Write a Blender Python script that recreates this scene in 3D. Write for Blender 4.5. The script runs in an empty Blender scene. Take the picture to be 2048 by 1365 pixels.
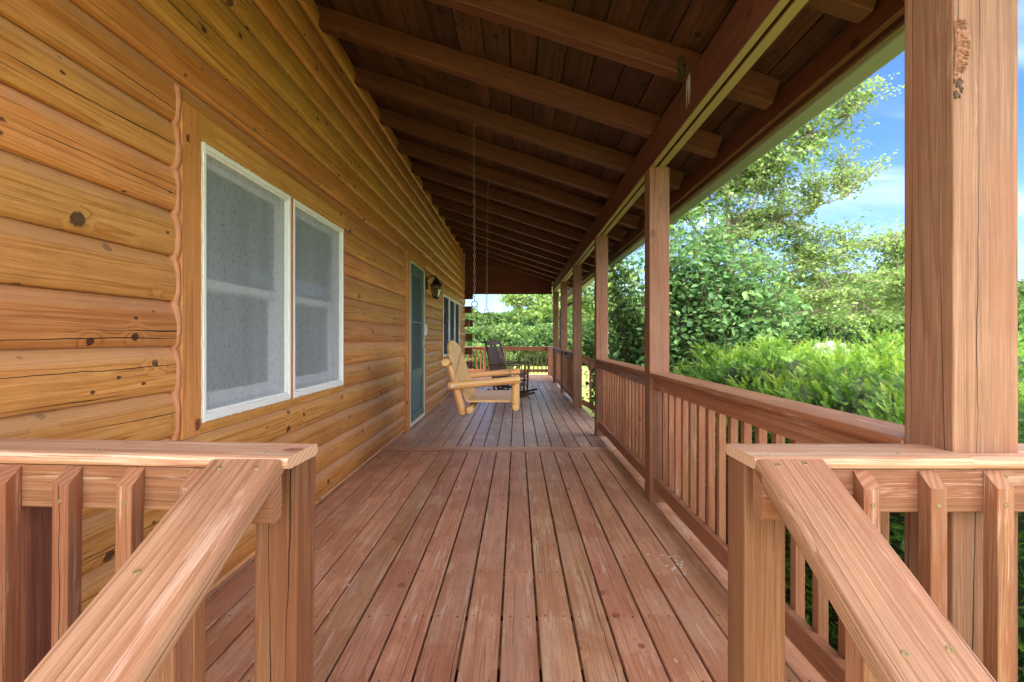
import bpy, math, random
import numpy as np
from mathutils import Vector, Matrix
random.seed(7); RNG = np.random.default_rng(11)
SC = bpy.context.scene; COL = SC.collection
V = Vector

# ------------------------------------------------------------------ objects
def lin(c):
    return tuple((x/12.92 if x <= .04045 else ((x+.055)/1.055)**2.4) for x in [k/255 for k in c])

def tag(o, label=None, cat=None, group=None, kind=None):
    if label: o['label'] = label
    if cat: o['category'] = cat
    if group: o['group'] = group
    if kind: o['kind'] = kind
    return o

def thing(name, label, cat, loc=(0, 0, 0), rot=(0, 0, 0), group=None, kind=None):
    o = bpy.data.objects.new(name, None); COL.objects.link(o)
    o.location = loc; o.rotation_euler = rot; o.empty_display_size = .1
    return tag(o, label, cat, group, kind)

class MB:
    """collects faces (uv in metres along/across the grain, rnd per piece, eg = end grain)"""
    def __init__(s):
        s.v = []; s.f = []; s.uv = []; s.rnd = []; s.eg = []; s.mi = []; s.sm = []
    def face(s, idx, uv, rnd=.5, eg=0., mi=0, sm=False):
        s.f.append(tuple(idx)); s.uv.append(uv); s.rnd.append(rnd); s.eg.append(eg); s.mi.append(mi); s.sm.append(sm)
    def beam(s, a, b, w, h, up=(0, 0, 1), cham=.004, endf=None, mi=0, rnd=None, rounded=True, sm=False, nl=1, bow=None):
        a = V(a); b = V(b); ax = (b-a); L = ax.length; ax.normalize()
        up = V(up)
        side = ax.cross(up).normalized(); upv = side.cross(ax).normalized()
        if rnd is None: rnd = random.random()
        uo = random.uniform(0, 40); vo = random.uniform(0, 40)
        c = min(cham, w*.45, h*.45); W = w/2; H = h/2
        pts = []
        for (sx, sy, order) in ((1, 1, 0), (-1, 1, 1), (-1, -1, 0), (1, -1, 1)):
            corner = [(sx*W, sy*(H-c)), (sx*(W-c), sy*H)]
            if rounded: corner.insert(1, (sx*(W-c*.29), sy*(H-c*.29)))
            if order: corner.reverse()
            pts += corner
        n = len(pts)
        per = [0]
        for i in range(n):
            p, q = pts[i], pts[(i+1) % n]; per.append(per[-1]+math.hypot(p[0]-q[0], p[1]-q[1]))
        base = len(s.v)
        for k in range(nl+1):
            t = k/nl
            for (x, y) in pts:
                d = 0
                if endf and k in (0, nl):
                    e = endf(x, y); d = e[0] if k == 0 else e[1]
                p = a + ax*(L*t + d) + side*x + upv*y
                if bow: p = p + V(bow(t))
                s.v.append(p)
        for k in range(nl):
            for i in range(n):
                j = (i+1) % n; b0 = base+k*n; b1 = b0+n
                u0 = uo+L*k/nl; u1 = uo+L*(k+1)/nl
                s.face((b0+i, b1+i, b1+j, b0+j), [(u0, vo+per[i]), (u1, vo+per[i]), (u1, vo+per[i+1]), (u0, vo+per[i+1])], rnd, 0, mi, sm)
        s.face([base+i for i in range(n)], [(uo+p[0], vo+p[1]) for p in pts], rnd, 1, mi)
        s.face([base+nl*n+i for i in reversed(range(n))], [(uo+p[0], vo+p[1]) for p in reversed(pts)], rnd, 1, mi)
        return s
    def box(s, lo, hi, axis='y', cham=.004, mi=0, rnd=None, endf=None, rounded=True):
        lo = V(lo); hi = V(hi); c = (lo+hi)/2; d = hi-lo
        if axis == 'x': return s.beam((lo.x, c.y, c.z), (hi.x, c.y, c.z), d.y, d.z, (0, 0, 1), cham, endf, mi, rnd, rounded)
        if axis == 'y': return s.beam((c.x, lo.y, c.z), (c.x, hi.y, c.z), d.x, d.z, (0, 0, 1), cham, endf, mi, rnd, rounded)
        return s.beam((c.x, c.y, lo.z), (c.x, c.y, hi.z), d.x, d.y, (0, 1, 0), cham, endf, mi, rnd, rounded)
    def tube(s, pts, rad, seg=8, mi=0, rnd=None, caps=True, sm=True):
        pts = [V(p) for p in pts]; n = len(pts)
        if not hasattr(rad, '__len__'): rad = [rad]*n
        if rnd is None: rnd = random.random()
        uo = random.uniform(0, 40); vo = random.uniform(0, 40)
        base = len(s.v); prev = None; ul = 0; us = []
        for i, p in enumerate(pts):
            t = (pts[min(i+1, n-1)]-pts[max(i-1, 0)]).normalized()
            if prev is None:
                ref = V((0, 0, 1)) if abs(t.z) < .9 else V((1, 0, 0))
                sd = t.cross(ref).normalized()
            else:
                sd = (prev - t*prev.dot(t)).normalized()
            prev = sd; u2 = t.cross(sd)
            if i: ul += (p-pts[i-1]).length
            us.append(ul)
            for k in range(seg):
                a = 2*math.pi*k/seg
                s.v.append(p+(sd*math.cos(a)+u2*math.sin(a))*rad[i])
        for i in range(n-1):
            r = (rad[i]+rad[i+1])/2
            for k in range(seg):
                j = (k+1) % seg
                v0 = vo+2*math.pi*r*k/seg; v1 = vo+2*math.pi*r*(k+1)/seg
                s.face((base+i*seg+k, base+i*seg+j, base+(i+1)*seg+j, base+(i+1)*seg+k),
                       [(uo+us[i], v0), (uo+us[i], v1), (uo+us[i+1], v1), (uo+us[i+1], v0)], rnd, 0, mi, sm)
        if caps:
            for end, ii in ((0, 0), (1, n-1)):
                idx = [base+ii*seg+k for k in range(seg)]
                uv = [(uo+rad[ii]*math.cos(2*math.pi*k/seg), vo+rad[ii]*math.sin(2*math.pi*k/seg)) for k in range(seg)]
                if end == 0: idx = idx[::-1]; uv = uv[::-1]
                s.face(idx, uv, rnd, 1, mi)
        return s
    def pole(s, a, b, r0, r1=None, seg=16, mi=0, rnd=None, wob=.03, n=8):
        """a peeled log: slightly uneven round bar with eased ends"""
        a = V(a); b = V(b); r1 = r1 or r0; L = (b-a).length; ax = (b-a)/L
        ts = [0, .006/L]+[i/n for i in range(1, n)]+[1-.006/L, 1]
        rr = []
        for i, t in enumerate(ts):
            r = (r0+(r1-r0)*t)*(1+random.uniform(-wob, wob))
            if i in (0, len(ts)-1): r = (r0 if i == 0 else r1)*.86
            rr.append(r)
        return s.tube([a+ax*L*t for t in ts], rr, seg, mi, rnd)
    def lathe(s, prof, c=(0, 0, 0), seg=16, mi=0, sm=True, rnd=.5):
        base = len(s.v)
        for (r, z) in prof:
            for k in range(seg):
                a = 2*math.pi*k/seg; s.v.append(V((c[0]+r*math.cos(a), c[1]+r*math.sin(a), c[2]+z)))
        for i in range(len(prof)-1):
            for k in range(seg):
                j = (k+1) % seg
                s.face((base+i*seg+k, base+i*seg+j, base+(i+1)*seg+j, base+(i+1)*seg+k), [(0, 0), (.1, 0), (.1, .1), (0, .1)], rnd, 0, mi, sm)
        return s
    def screw(s, p, nrm, r=.0042, mi=1):
        nrm = V(nrm).normalized(); ref = V((0, 0, 1)) if abs(nrm.z) < .9 else V((1, 0, 0))
        a = nrm.cross(ref).normalized(); b = nrm.cross(a); base = len(s.v); p = V(p)
        for rr, hh in ((r, .0002), (r*.85, .0014), (r*.45, .0014), (r*.38, .0004)):
            for k in range(8):
                t = k*math.pi/4; s.v.append(p+(a*math.cos(t)+b*math.sin(t))*rr+nrm*hh)
        for i in range(3):
            for k in range(8):
                j = (k+1) % 8
                s.face((base+i*8+k, base+i*8+j, base+i*8+8+j, base+i*8+8+k), [(0, 0)]*4, .5, 0, mi)
        s.face([base+24+k for k in range(8)], [(0, 0)]*8, .1, 0, mi)
        return s
    def poly(s, pts, mi=0, rnd=.5, uvs=None, sm=False):
        base = len(s.v); s.v += [V(p) for p in pts]
        s.face(range(base, base+len(pts)), uvs or [(p[1], p[2]) for p in pts], rnd, 0, mi, sm)
        return s
    def build(s, name, mats, parent=None, fix=True):
        me = bpy.data.meshes.new(name)
        me.from_pydata([tuple(v) for v in s.v], [], s.f)
        if not isinstance(mats, (list, tuple)): mats = [mats]
        for m in mats: me.materials.append(m)
        uvl = me.uv_layers.new(name='UVMap')
        flat = np.array([c for f in s.uv for p in f for c in p], dtype=np.float32)
        uvl.data.foreach_set('uv', flat)
        at = me.attributes.new('rnd', 'FLOAT', 'FACE'); at.data.foreach_set('value', np.array(s.rnd, dtype=np.float32))
        at = me.attributes.new('eg', 'FLOAT', 'FACE'); at.data.foreach_set('value', np.array(s.eg, dtype=np.float32))
        me.polygons.foreach_set('material_index', np.array(s.mi, dtype=np.int32))
        me.polygons.foreach_set('use_smooth', np.array(s.sm, dtype=bool))
        if fix:
            import bmesh
            bm = bmesh.new(); bm.from_mesh(me); bmesh.ops.recalc_face_normals(bm, faces=bm.faces); bm.to_mesh(me); bm.free()
        o = bpy.data.objects.new(name, me); COL.objects.link(o)
        if parent: o.parent = parent
        return o

def np_mesh(name, verts, faces_flat, loop_tot, mats, rnd=None, mi=None, parent=None, smooth=False):
    me = bpy.data.meshes.new(name)
    nf = len(loop_tot)
    me.vertices.add(len(verts)); me.vertices.foreach_set('co', np.asarray(verts, dtype=np.float32).ravel())
    me.loops.add(len(faces_flat)); me.loops.foreach_set('vertex_index', np.asarray(faces_flat, dtype=np.int32))
    me.polygons.add(nf)
    st = np.concatenate([[0], np.cumsum(loop_tot)[:-1]]).astype(np.int32)
    me.polygons.foreach_set('loop_start', st)
    if mi is not None: me.polygons.foreach_set('material_index', np.asarray(mi, dtype=np.int32))
    me.polygons.foreach_set('use_smooth', np.full(nf, smooth, dtype=bool))
    for m in (mats if isinstance(mats, (list, tuple)) else [mats]): me.materials.append(m)
    me.update(calc_edges=True)
    if rnd is not None:
        at = me.attributes.new('rnd', 'FLOAT', 'FACE'); at.data.foreach_set('value', np.asarray(rnd, dtype=np.float32))
    me.validate()
    o = bpy.data.objects.new(name, me); COL.objects.link(o)
    if parent: o.parent = parent
    return o

# ------------------------------------------------------------------ materials
def newmat(name):
    m = bpy.data.materials.new(name); m.use_nodes = True
    nt = m.node_tree; nt.nodes.clear()
    return m, nt, nt.nodes, nt.links

class G:
    """small helper for node graphs"""
    def __init__(s, nt): s.nt = nt
    def n(s, t, **kw):
        nd = s.nt.nodes.new(t)
        for k, v in kw.items(): setattr(nd, k, v)
        return nd
    def set(s, sock, v):
        if hasattr(v, 'is_output') or isinstance(v, bpy.types.NodeSocket): s.nt.links.new(v, sock)
        elif v is not None: sock.default_value = v
    def m(s, op, a, b=None, c=None, clamp=False):
        nd = s.n('ShaderNodeMath', operation=op); nd.use_clamp = clamp
        s.set(nd.inputs[0], a); s.set(nd.inputs[1], b)
        if c is not None: s.set(nd.inputs[2], c)
        return nd.outputs[0]
    def mul(s, a, b): return s.m('MULTIPLY', a, b)
    def add(s, a, b): return s.m('ADD', a, b)
    def comb(s, x, y, z):
        nd = s.n('ShaderNodeCombineXYZ')
        for i, k in enumerate((x, y, z)): s.set(nd.inputs[i], k)
        return nd.outputs[0]
    def sep(s, v):
        nd = s.n('ShaderNodeSeparateXYZ'); s.set(nd.inputs[0], v); return nd.outputs
    def noise(s, vec, scale=1, detail=2, rough=.5, dist=0):
        nd = s.n('ShaderNodeTexNoise'); s.set(nd.inputs['Vector'], vec)
        nd.inputs['Scale'].default_value = scale; nd.inputs['Detail'].default_value = detail
        nd.inputs['Roughness'].default_value = rough; nd.inputs['Distortion'].default_value = dist
        return nd.outputs[0]
    def vor(s, vec, scale=1, rand=1.):
        nd = s.n('ShaderNodeTexVoronoi', voronoi_dimensions='2D'); s.set(nd.inputs['Vector'], vec); nd.inputs['Scale'].default_value = scale
        nd.inputs['Randomness'].default_value = rand
        return nd.outputs['Distance'], nd.outputs['Color']
    def ramp(s, f, stops, interp='LINEAR'):
        nd = s.n('ShaderNodeValToRGB'); s.set(nd.inputs[0], f); cr = nd.color_ramp; cr.interpolation = interp
        while len(cr.elements) < len(stops): cr.elements.new(.5)
        for e, (p, c) in zip(cr.elements, stops):
            e.position = p; e.color = (*c, 1) if hasattr(c, '__len__') else (c, c, c, 1)
        return nd.outputs[0]
    def mr(s, f, a, b, c=0, d=1, smooth=False):
        nd = s.n('ShaderNodeMapRange'); nd.clamp = True
        if smooth: nd.interpolation_type = 'SMOOTHSTEP'
        s.set(nd.inputs[0], f)
        for i, k in enumerate((a, b, c, d)): s.set(nd.inputs[i+1], k)
        return nd.outputs[0]
    def mix(s, f, a, b, mode='MIX'):
        nd = s.n('ShaderNodeMix', data_type='RGBA', blend_type=mode)
        s.set(nd.inputs[0], f)
        s.set(nd.inputs[6], (*a, 1) if isinstance(a, tuple) else a); s.set(nd.inputs[7], (*b, 1) if isinstance(b, tuple) else b)
        return nd.outputs[2]
    def hsv(s, col, h=.5, sat=1, val=1):
        nd = s.n('ShaderNodeHueSaturation'); s.set(nd.inputs['Color'], col)
        s.set(nd.inputs['Hue'], h); s.set(nd.inputs['Saturation'], sat); s.set(nd.inputs['Value'], val)
        return nd.outputs[0]
    def attr(s, name): return s.n('ShaderNodeAttribute', attribute_name=name).outputs['Fac']

def wood(name, dark, mid, light, tone=.25, ring_u=.35, ring_v=7., ring_k=9., ring_amt=.45, fiber=.35, streak=.35,
         blotch=None, blotch_amt=.5, knots=.0, knot_col=(60, 32, 18), cracks=0., rough=.6, spec=.35, bump=.25,
         wear=None, wear_amt=0., wear_th=.62, huevar=.012, scuff=0., stain=0., stain_col=(80, 40, 45), knot_sc=(2.6, 6.5), sat=1., patch=0., checks=False):
    m, nt, N, Lk = newmat(name); g = G(nt)
    uv = g.n('ShaderNodeUVMap', uv_map='UVMap').outputs[0]
    x = g.sep(uv); u, v = x[0], x[1]
    rnd = g.attr('rnd'); eg = g.attr('eg')
    z = g.mul(rnd, 13.)
    w1 = g.noise(g.comb(g.mul(u, 1.3), g.mul(v, 4.), z), 1, 2)
    vv = g.add(v, g.mul(g.m('SUBTRACT', w1, .5), .03))
    kd, kc = g.vor(g.comb(g.add(g.mul(u, knot_sc[0]), g.mul(z, 7.3)), g.mul(v, knot_sc[1]), 0.), 1)
    ks = g.sep(kc)
    kr = g.m('GREATER_THAN', ks[0], 1-knots) if knots > 0 else 0.
    halo = g.mul(g.mr(kd, 0., .42, 1, 0, True), kr) if knots > 0 else 0.
    rn = g.noise(g.comb(g.mul(u, ring_u), g.mul(vv, ring_v), z), 1, 1.2)
    rn = g.add(g.mul(rn, ring_k), g.mul(halo, 1.6)) if knots > 0 else g.mul(rn, ring_k)
    ring = g.m('FRACT', rn); ring = g.m('SUBTRACT', 1., g.add(g.m('POWER', ring, 2.6), g.mr(ring, .93, 1., 0, -1)))
    fb = g.noise(g.comb(g.mul(u, 5.), g.mul(vv, 420.), z), 1, 3, .65)
    stv = g.noise(g.comb(g.mul(u, .9), g.mul(vv, 55.), z), 1, 3, .55)
    tot = ring_amt+fiber+streak
    fb2 = g.mr(fb, .34, .66); st2 = g.mr(stv, .28, .72)
    t = g.m('DIVIDE', g.add(g.add(g.mul(ring, ring_amt), g.mul(fb2, fiber)), g.mul(st2, streak)), tot)
    t = g.mr(t, .12, .88)
    col = g.ramp(t, [(0., lin(dark)), (.5, lin(mid)), (1., lin(light))])
    bl = g.noise(g.comb(g.mul(u, 1.3), g.mul(v, 6.), g.add(z, 3.)), 1, 4, .6)
    por = g.noise(g.comb(g.mul(u, 38.), g.mul(vv, 520.), g.add(z, 2.)), 1, 2, .6)
    col = g.mix(g.mul(g.mr(por, .62, .72), .45), col, g.hsv(col, .5, 1.05, .5))
    tco = g.n('ShaderNodeTexCoord').outputs['Object']; gr = g.noise(tco, 3.1, 6, .72)
    col = g.hsv(col, .5, 1, g.mr(gr, .3, .7, .86, 1.1))
    if blotch: col = g.mix(g.mul(g.mr(bl, .45, .68, 0, 1, True), blotch_amt), col, lin(blotch))
    if patch > 0:   # stain that has worn in cross-board patches
        pn = g.noise(g.comb(g.mul(u, 2.4), g.mul(v, 2.2), g.add(z, 9.)), 1, 3, .5)
        pn2 = g.noise(g.comb(g.mul(u, 30.), g.mul(v, 60.), z), 1, 2)
        pm = g.mr(g.add(pn, g.mul(g.m('SUBTRACT', pn2, .5), .12)), .5, .56, 0, 1, True)
        col = g.mix(g.mul(pm, patch), col, lin(stain_col), 'MIX')
    if stain > 0:
        sn = g.noise(g.comb(g.mul(u, 3.), g.mul(v, 16.), g.add(z, 5.)), 1, 4, .65)
        col = g.mix(g.mul(g.mr(sn, .56, .66, 0, 1, True), stain), col, lin(stain_col))
    if wear:
        wn = g.noise(g.comb(g.mul(u, 2.5), g.mul(v, 22.), g.add(z, 1.)), 1, 5, .7)
        wn = g.add(wn, g.mul(g.m('SUBTRACT', fb, .5), .25))
        col = g.mix(g.mul(g.mr(wn, wear_th, wear_th+.12, 0, 1, True), wear_amt), col, lin(wear))
    if scuff > 0:
        sc = g.noise(g.comb(g.mul(u, 26.), g.mul(v, 40.), z), 1, 3, .7)
        sc2 = g.noise(g.comb(g.mul(u, 1.5), g.mul(v, 3.), z), 1, 2)
        sm = g.mul(g.mr(sc, .66, .72), g.mr(sc2, .45, .65))
        col = g.mix(g.mul(sm, scuff), col, (.6, .56, .52))
    hgt = g.add(g.mul(ring, .35), g.mul(fb2, .5))
    if knots > 0:
        kn = g.noise(g.comb(g.mul(u, 60.), g.mul(v, 60.), z), 1, 3)
        ksz = g.mr(ks[1], 0, 1, .07, .17)
        km = g.mul(g.mr(g.add(kd, g.mul(g.m('SUBTRACT', kn, .5), .10)), ksz, g.mul(ksz, .72), 0, 1, True), kr)
        kcol = g.mix(kn, lin(knot_col), tuple(c*2.3 for c in lin(knot_col)))
        col = g.mix(g.mul(km, .9), col, kcol)
        hgt = g.m('SUBTRACT', hgt, g.mul(km, .4))
    if cracks > 0:
        if True:        # long drying checks wandering along the face
            fv = g.m('FRACT', v) if checks else g.mul(g.m('FRACT', g.mul(v, 6.)), .1667); ck = None
            for (c0, sd_, wd_) in ((.085, 20., .0030), (.055, 41., .0020), (.125, 63., .0015)):
                zz_ = g.add(g.mul(z, 3.1), sd_)
                cu = g.add(g.add(c0, g.mul(g.m('SUBTRACT', g.noise(g.comb(g.mul(u, .55), zz_, 0.), 1, 1), .5), .10)),
                           g.mul(g.m('SUBTRACT', g.noise(g.comb(g.mul(u, 9.), zz_, 5.), 1, 3), .5), .010))
                wd = g.mr(g.noise(g.comb(g.mul(u, 1.0), zz_, 11.), 1, 2), .48, .62, 0., wd_*cracks)
                c_ = g.m('LESS_THAN', g.m('ABSOLUTE', g.m('SUBTRACT', fv, cu)), wd)
                ck = c_ if ck is None else g.m('MAXIMUM', ck, c_)
        else:
            c1 = g.noise(g.comb(g.mul(u, .35), g.mul(v, 7.), g.add(z, 20.)), 1, 1.2, .4)
            cm = g.noise(g.comb(g.mul(u, 1.4), g.mul(v, 5.), g.add(z, 31.)), 1, 1)
            wd = g.mr(cm, .52, .75, 0., .006*cracks)
            ck = g.m('LESS_THAN', g.m('ABSOLUTE', g.m('SUBTRACT', c1, .5)), wd)
        col = g.mix(g.mul(ck, .93), col, (.012, .007, .004))
        hgt = g.m('SUBTRACT', hgt, g.mul(ck, 1.6))
    if checks:          # small nicks and pin knots, and a paler tone on the top shoulder
        pd, pc = g.vor(g.comb(g.add(g.mul(u, 9.), g.mul(z, 5.1)), g.mul(v, 17.), 0.), 1); ps = g.sep(pc)
        pk = g.mul(g.mr(g.add(pd, g.mul(g.m('SUBTRACT', kn, .5), .16)), .13, .06, 0, 1, True), g.m('GREATER_THAN', ps[0], .88))
        col = g.mix(g.mul(pk, .85), col, lin((58, 34, 22)))
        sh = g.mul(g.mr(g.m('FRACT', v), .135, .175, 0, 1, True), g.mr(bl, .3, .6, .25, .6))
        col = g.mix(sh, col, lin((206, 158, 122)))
    # end grain: concentric rings
    e = g.n('ShaderNodeTexWave', wave_type='RINGS', rings_direction='Z'); e.inputs['Scale'].default_value = 26
    e.inputs['Distortion'].default_value = 1.2; e.inputs['Detail'].default_value = 2
    g.set(e.inputs['Vector'], uv)
    ecol = g.mix(e.outputs[1], lin(mid), lin(light))
    col = g.mix(g.mul(eg, .85), col, ecol)
    val = g.add(1., g.mul(g.m('SUBTRACT', rnd, .5), tone*2))
    r2 = g.m('FRACT', g.mul(rnd, 17.31))
    hue = g.add(.5, g.mul(g.m('SUBTRACT', r2, .5), huevar*2))
    col = g.hsv(col, hue, sat, val)
    b = g.n('ShaderNodeBsdfPrincipled'); g.set(b.inputs['Base Color'], col)
    g.set(b.inputs['Roughness'], g.mr(fb, .2, .8, rough-.08, min(1, rough+.12)))
    b.inputs['Specular IOR Level'].default_value = spec
    bp = g.n('ShaderNodeBump'); bp.inputs['Strength'].default_value = bump; bp.inputs['Distance'].default_value = .0025
    g.set(bp.inputs['Height'], hgt); Lk.new(bp.outputs[0], b.inputs['Normal'])
    o = g.n('ShaderNodeOutputMaterial'); Lk.new(b.outputs[0], o.inputs[0])
    return m

def plain(name, col, rough=.5, metal=0., spec=.4, var=.12, vs=6., bump=0., coat=0.):
    m, nt, N, Lk = newmat(name); g = G(nt)
    tc = g.n('ShaderNodeTexCoord').outputs['Object']
    n = g.noise(tc, vs, 4, .6)
    c = lin(col)
    cc = g.mix(n, tuple(max(0, k*(1-var*1.6)) for k in c), tuple(min(1, k*(1+var)) for k in c))
    b = g.n('ShaderNodeBsdfPrincipled'); g.set(b.inputs['Base Color'], cc)
    b.inputs['Metallic'].default_value = metal; b.inputs['Specular IOR Level'].default_value = spec
    b.inputs['Coat Weight'].default_value = coat
    g.set(b.inputs['Roughness'], g.mr(n, .2, .8, max(.02, rough-.08), min(1, rough+.1)))
    if bump:
        bp = g.n('ShaderNodeBump'); bp.inputs['Strength'].default_value = bump; bp.inputs['Distance'].default_value = .003
        g.set(bp.inputs['Height'], g.noise(tc, vs*6, 3)); Lk.new(bp.outputs[0], b.inputs['Normal'])
    o = g.n('ShaderNodeOutputMaterial'); Lk.new(b.outputs[0], o.inputs[0])
    return m

def leafmat(name, stops, trans=.35, rough=.5, gloss=.06):
    m, nt, N, Lk = newmat(name); g = G(nt)
    r = g.attr('rnd')
    col = g.ramp(r, [(p, lin(c)) for p, c in stops])
    b = g.n('ShaderNodeBsdfPrincipled'); g.set(b.inputs['Base Color'], col); b.inputs['Roughness'].default_value = rough
    b.inputs['Specular IOR Level'].default_value = gloss*5
    t = g.n('ShaderNodeBsdfTranslucent'); g.set(t.inputs[0], g.hsv(col, .49, 1.1, 1.35))
    mx = g.n('ShaderNodeMixShader'); mx.inputs[0].default_value = trans
    Lk.new(b.outputs[0], mx.inputs[1]); Lk.new(t.outputs[0], mx.inputs[2])
    o = g.n('ShaderNodeOutputMaterial'); Lk.new(mx.outputs[0], o.inputs[0])
    return m

def glassmat(name, tint=(.9, .95, .95), refl=1., rough=.03):
    m, nt, N, Lk = newmat(name); g = G(nt)
    t = g.n('ShaderNodeBsdfTransparent'); t.inputs[0].default_value = (*tint, 1)
    gl = g.n('ShaderNodeBsdfGlossy'); gl.inputs[1].default_value = rough
    fr = g.n('ShaderNodeFresnel'); fr.inputs[0].default_value = 1.5
    mx = g.n('ShaderNodeMixShader'); g.set(mx.inputs[0], g.mul(fr.outputs[0], refl))
    Lk.new(t.outputs[0], mx.inputs[1]); Lk.new(gl.outputs[0], mx.inputs[2])
    o = g.n('ShaderNodeOutputMaterial'); Lk.new(mx.outputs[0], o.inputs[0])
    return m

def screenmat(name, col=(70, 78, 82), dens=.5):
    m, nt, N, Lk = newmat(name); g = G(nt)
    tc = g.n('ShaderNodeTexCoord').outputs['Object']; x = g.sep(tc)
    n = g.noise(g.comb(g.mul(x[0], 90.), g.mul(x[1], 90.), g.mul(x[2], 70.)), 1, 3, .7)
    n2 = g.noise(g.comb(x[0], g.mul(x[1], 9.), g.mul(x[2], 1.2)), 1, 3, .6)
    f = g.add(dens, g.add(g.mul(g.mr(n, .58, .70), -.14), g.mul(g.m('SUBTRACT', n2, .5), .06)))
    f = g.m('MINIMUM', f, .95)
    d = g.n('ShaderNodeBsdfDiffuse'); sp = g.mix(g.mr(n2, .3, .7), tuple(k*.93 for k in lin(col)), tuple(k*1.07 for k in lin(col)))
    n3 = g.noise(g.comb(0., g.mul(x[1], 55.), g.mul(x[2], 38.)), 1, 2, .6)
    g.set(d.inputs[0], g.mix(g.mul(g.mr(n3, .56, .68), .45), sp, tuple(k*.35 for k in lin(col))))
    t = g.n('ShaderNodeBsdfTransparent')
    mx = g.n('ShaderNodeMixShader'); g.set(mx.inputs[0], f)
    Lk.new(t.outputs[0], mx.inputs[1]); Lk.new(d.outputs[0], mx.inputs[2])
    o = g.n('ShaderNodeOutputMaterial'); Lk.new(mx.outputs[0], o.inputs[0])
    return m

M = {}
M['deck'] = wood('deck_boards', (148, 96, 70), (195, 139, 109), (217, 171, 142), tone=.13, ring_amt=.3, ring_v=13, ring_k=11, fiber=.55, streak=.35,
                 blotch=(196, 154, 132), blotch_amt=.5, knots=.07, knot_col=(120, 70, 50), knot_sc=(5, 7), cracks=.5, rough=.44, spec=.5, bump=.22,
                 wear=(226, 202, 184), wear_amt=.55, wear_th=.56, scuff=.8, stain=.35, stain_col=(166, 102, 72), patch=.38, huevar=.006)
M['deckgrey'] = wood('greyed_deck_boards', (150, 108, 92), (190, 150, 134), (212, 182, 168), tone=.13, ring_amt=.3, ring_v=13, ring_k=11, fiber=.5, streak=.35,
                 blotch=(186, 164, 156), blotch_amt=.6, knots=.07, knot_col=(120, 80, 64), knot_sc=(5, 7), cracks=.5, rough=.36, spec=.55, bump=.2,
                 wear=(222, 210, 202), wear_amt=.6, wear_th=.54, scuff=.6, stain=.4, stain_col=(160, 108, 90), patch=.35, huevar=.006)
M['rail'] = wood('rail_redwood', (124, 78, 53), (152, 102, 73), (174, 126, 97), tone=.11, huevar=.004, ring_amt=.25, ring_u=.22, ring_v=15, ring_k=12, fiber=.45, streak=.2,
                 blotch=(150, 88, 60), blotch_amt=.6, knots=.05, knot_col=(84, 48, 34), knot_sc=(5, 7), cracks=.5, rough=.55, bump=.25,
                 wear=(204, 170, 150), wear_amt=.45, wear_th=.58, stain=.3, stain_col=(138, 72, 46))
M['front'] = wood('front_rail_redwood', (102, 60, 41), (132, 86, 62), (154, 109, 84), tone=.11, huevar=.005, ring_amt=.25, ring_u=.22, ring_v=15, ring_k=12, fiber=.55, streak=.2,
                 blotch=(134, 76, 48), blotch_amt=.65, knots=.07, knot_col=(70, 42, 30), knot_sc=(6, 8), cracks=.5, rough=.58, bump=.3,
                 wear=(190, 158, 140), wear_amt=.5, wear_th=.56, stain=.45, stain_col=(124, 58, 34))
M['cap'] = wood('sun_bleached_cap', (146, 98, 72), (182, 137, 108), (205, 169, 145), tone=.08, huevar=0, ring_amt=.3, ring_u=.22, ring_v=13, ring_k=13, fiber=.55, streak=.2,
                 blotch=(192, 134, 108), blotch_amt=.6, knots=.05, knot_col=(110, 68, 52), knot_sc=(5, 7), cracks=.5, rough=.58, bump=.3,
                 wear=(222, 198, 182), wear_amt=.5, wear_th=.55, stain=.4, stain_col=(166, 100, 76))
M['handrail'] = wood('hand_rail_board', (104, 69, 48), (143, 102, 76), (168, 129, 104), tone=.06, huevar=0, ring_amt=.4, ring_u=.12, ring_v=11, ring_k=16, fiber=.4, streak=.2,
                 blotch=(152, 100, 76), blotch_amt=.6, knots=.05, knot_col=(100, 62, 48), knot_sc=(5, 7), cracks=.6, rough=.55, bump=.35,
                 wear=(200, 170, 152), wear_amt=.4, wear_th=.57, stain=.35, stain_col=(136, 84, 70))
M['weathered'] = wood('rail_weathered', (120, 98, 92), (150, 124, 116), (178, 152, 142), tone=.1, ring_amt=.3, ring_v=14, fiber=.4, streak=.4,
                 blotch=(136, 92, 80), blotch_amt=.6, knots=.1, knot_col=(60, 46, 42), knot_sc=(5, 7), cracks=.9, rough=.7, bump=.35)
M['post'] = wood('post_fir', (108, 72, 54), (138, 98, 75), (160, 121, 98), tone=.22, huevar=0, ring_amt=.25, ring_u=.22, ring_v=13, ring_k=10, fiber=.55, streak=.25,
                 blotch=(144, 88, 64), blotch_amt=.55, knots=.05, knot_col=(96, 60, 46), knot_sc=(4, 6), cracks=.8, rough=.6, bump=.25,
                 wear=(194, 158, 138), wear_amt=.4, wear_th=.6, stain=.22, stain_col=(120, 72, 50))
M['newel'] = wood('newel_fir', (100, 58, 38), (118, 73, 51), (137, 93, 70), tone=.08, ring_amt=.25, ring_u=.22, ring_v=13, ring_k=10, fiber=.55, streak=.25,
                 blotch=(122, 66, 42), blotch_amt=.6, knots=.06, knot_col=(60, 34, 24), knot_sc=(4, 6), cracks=.9, rough=.6, bump=.25,
                 wear=(170, 130, 106), wear_amt=.35, wear_th=.6, stain=.3, stain_col=(108, 52, 32))
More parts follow.
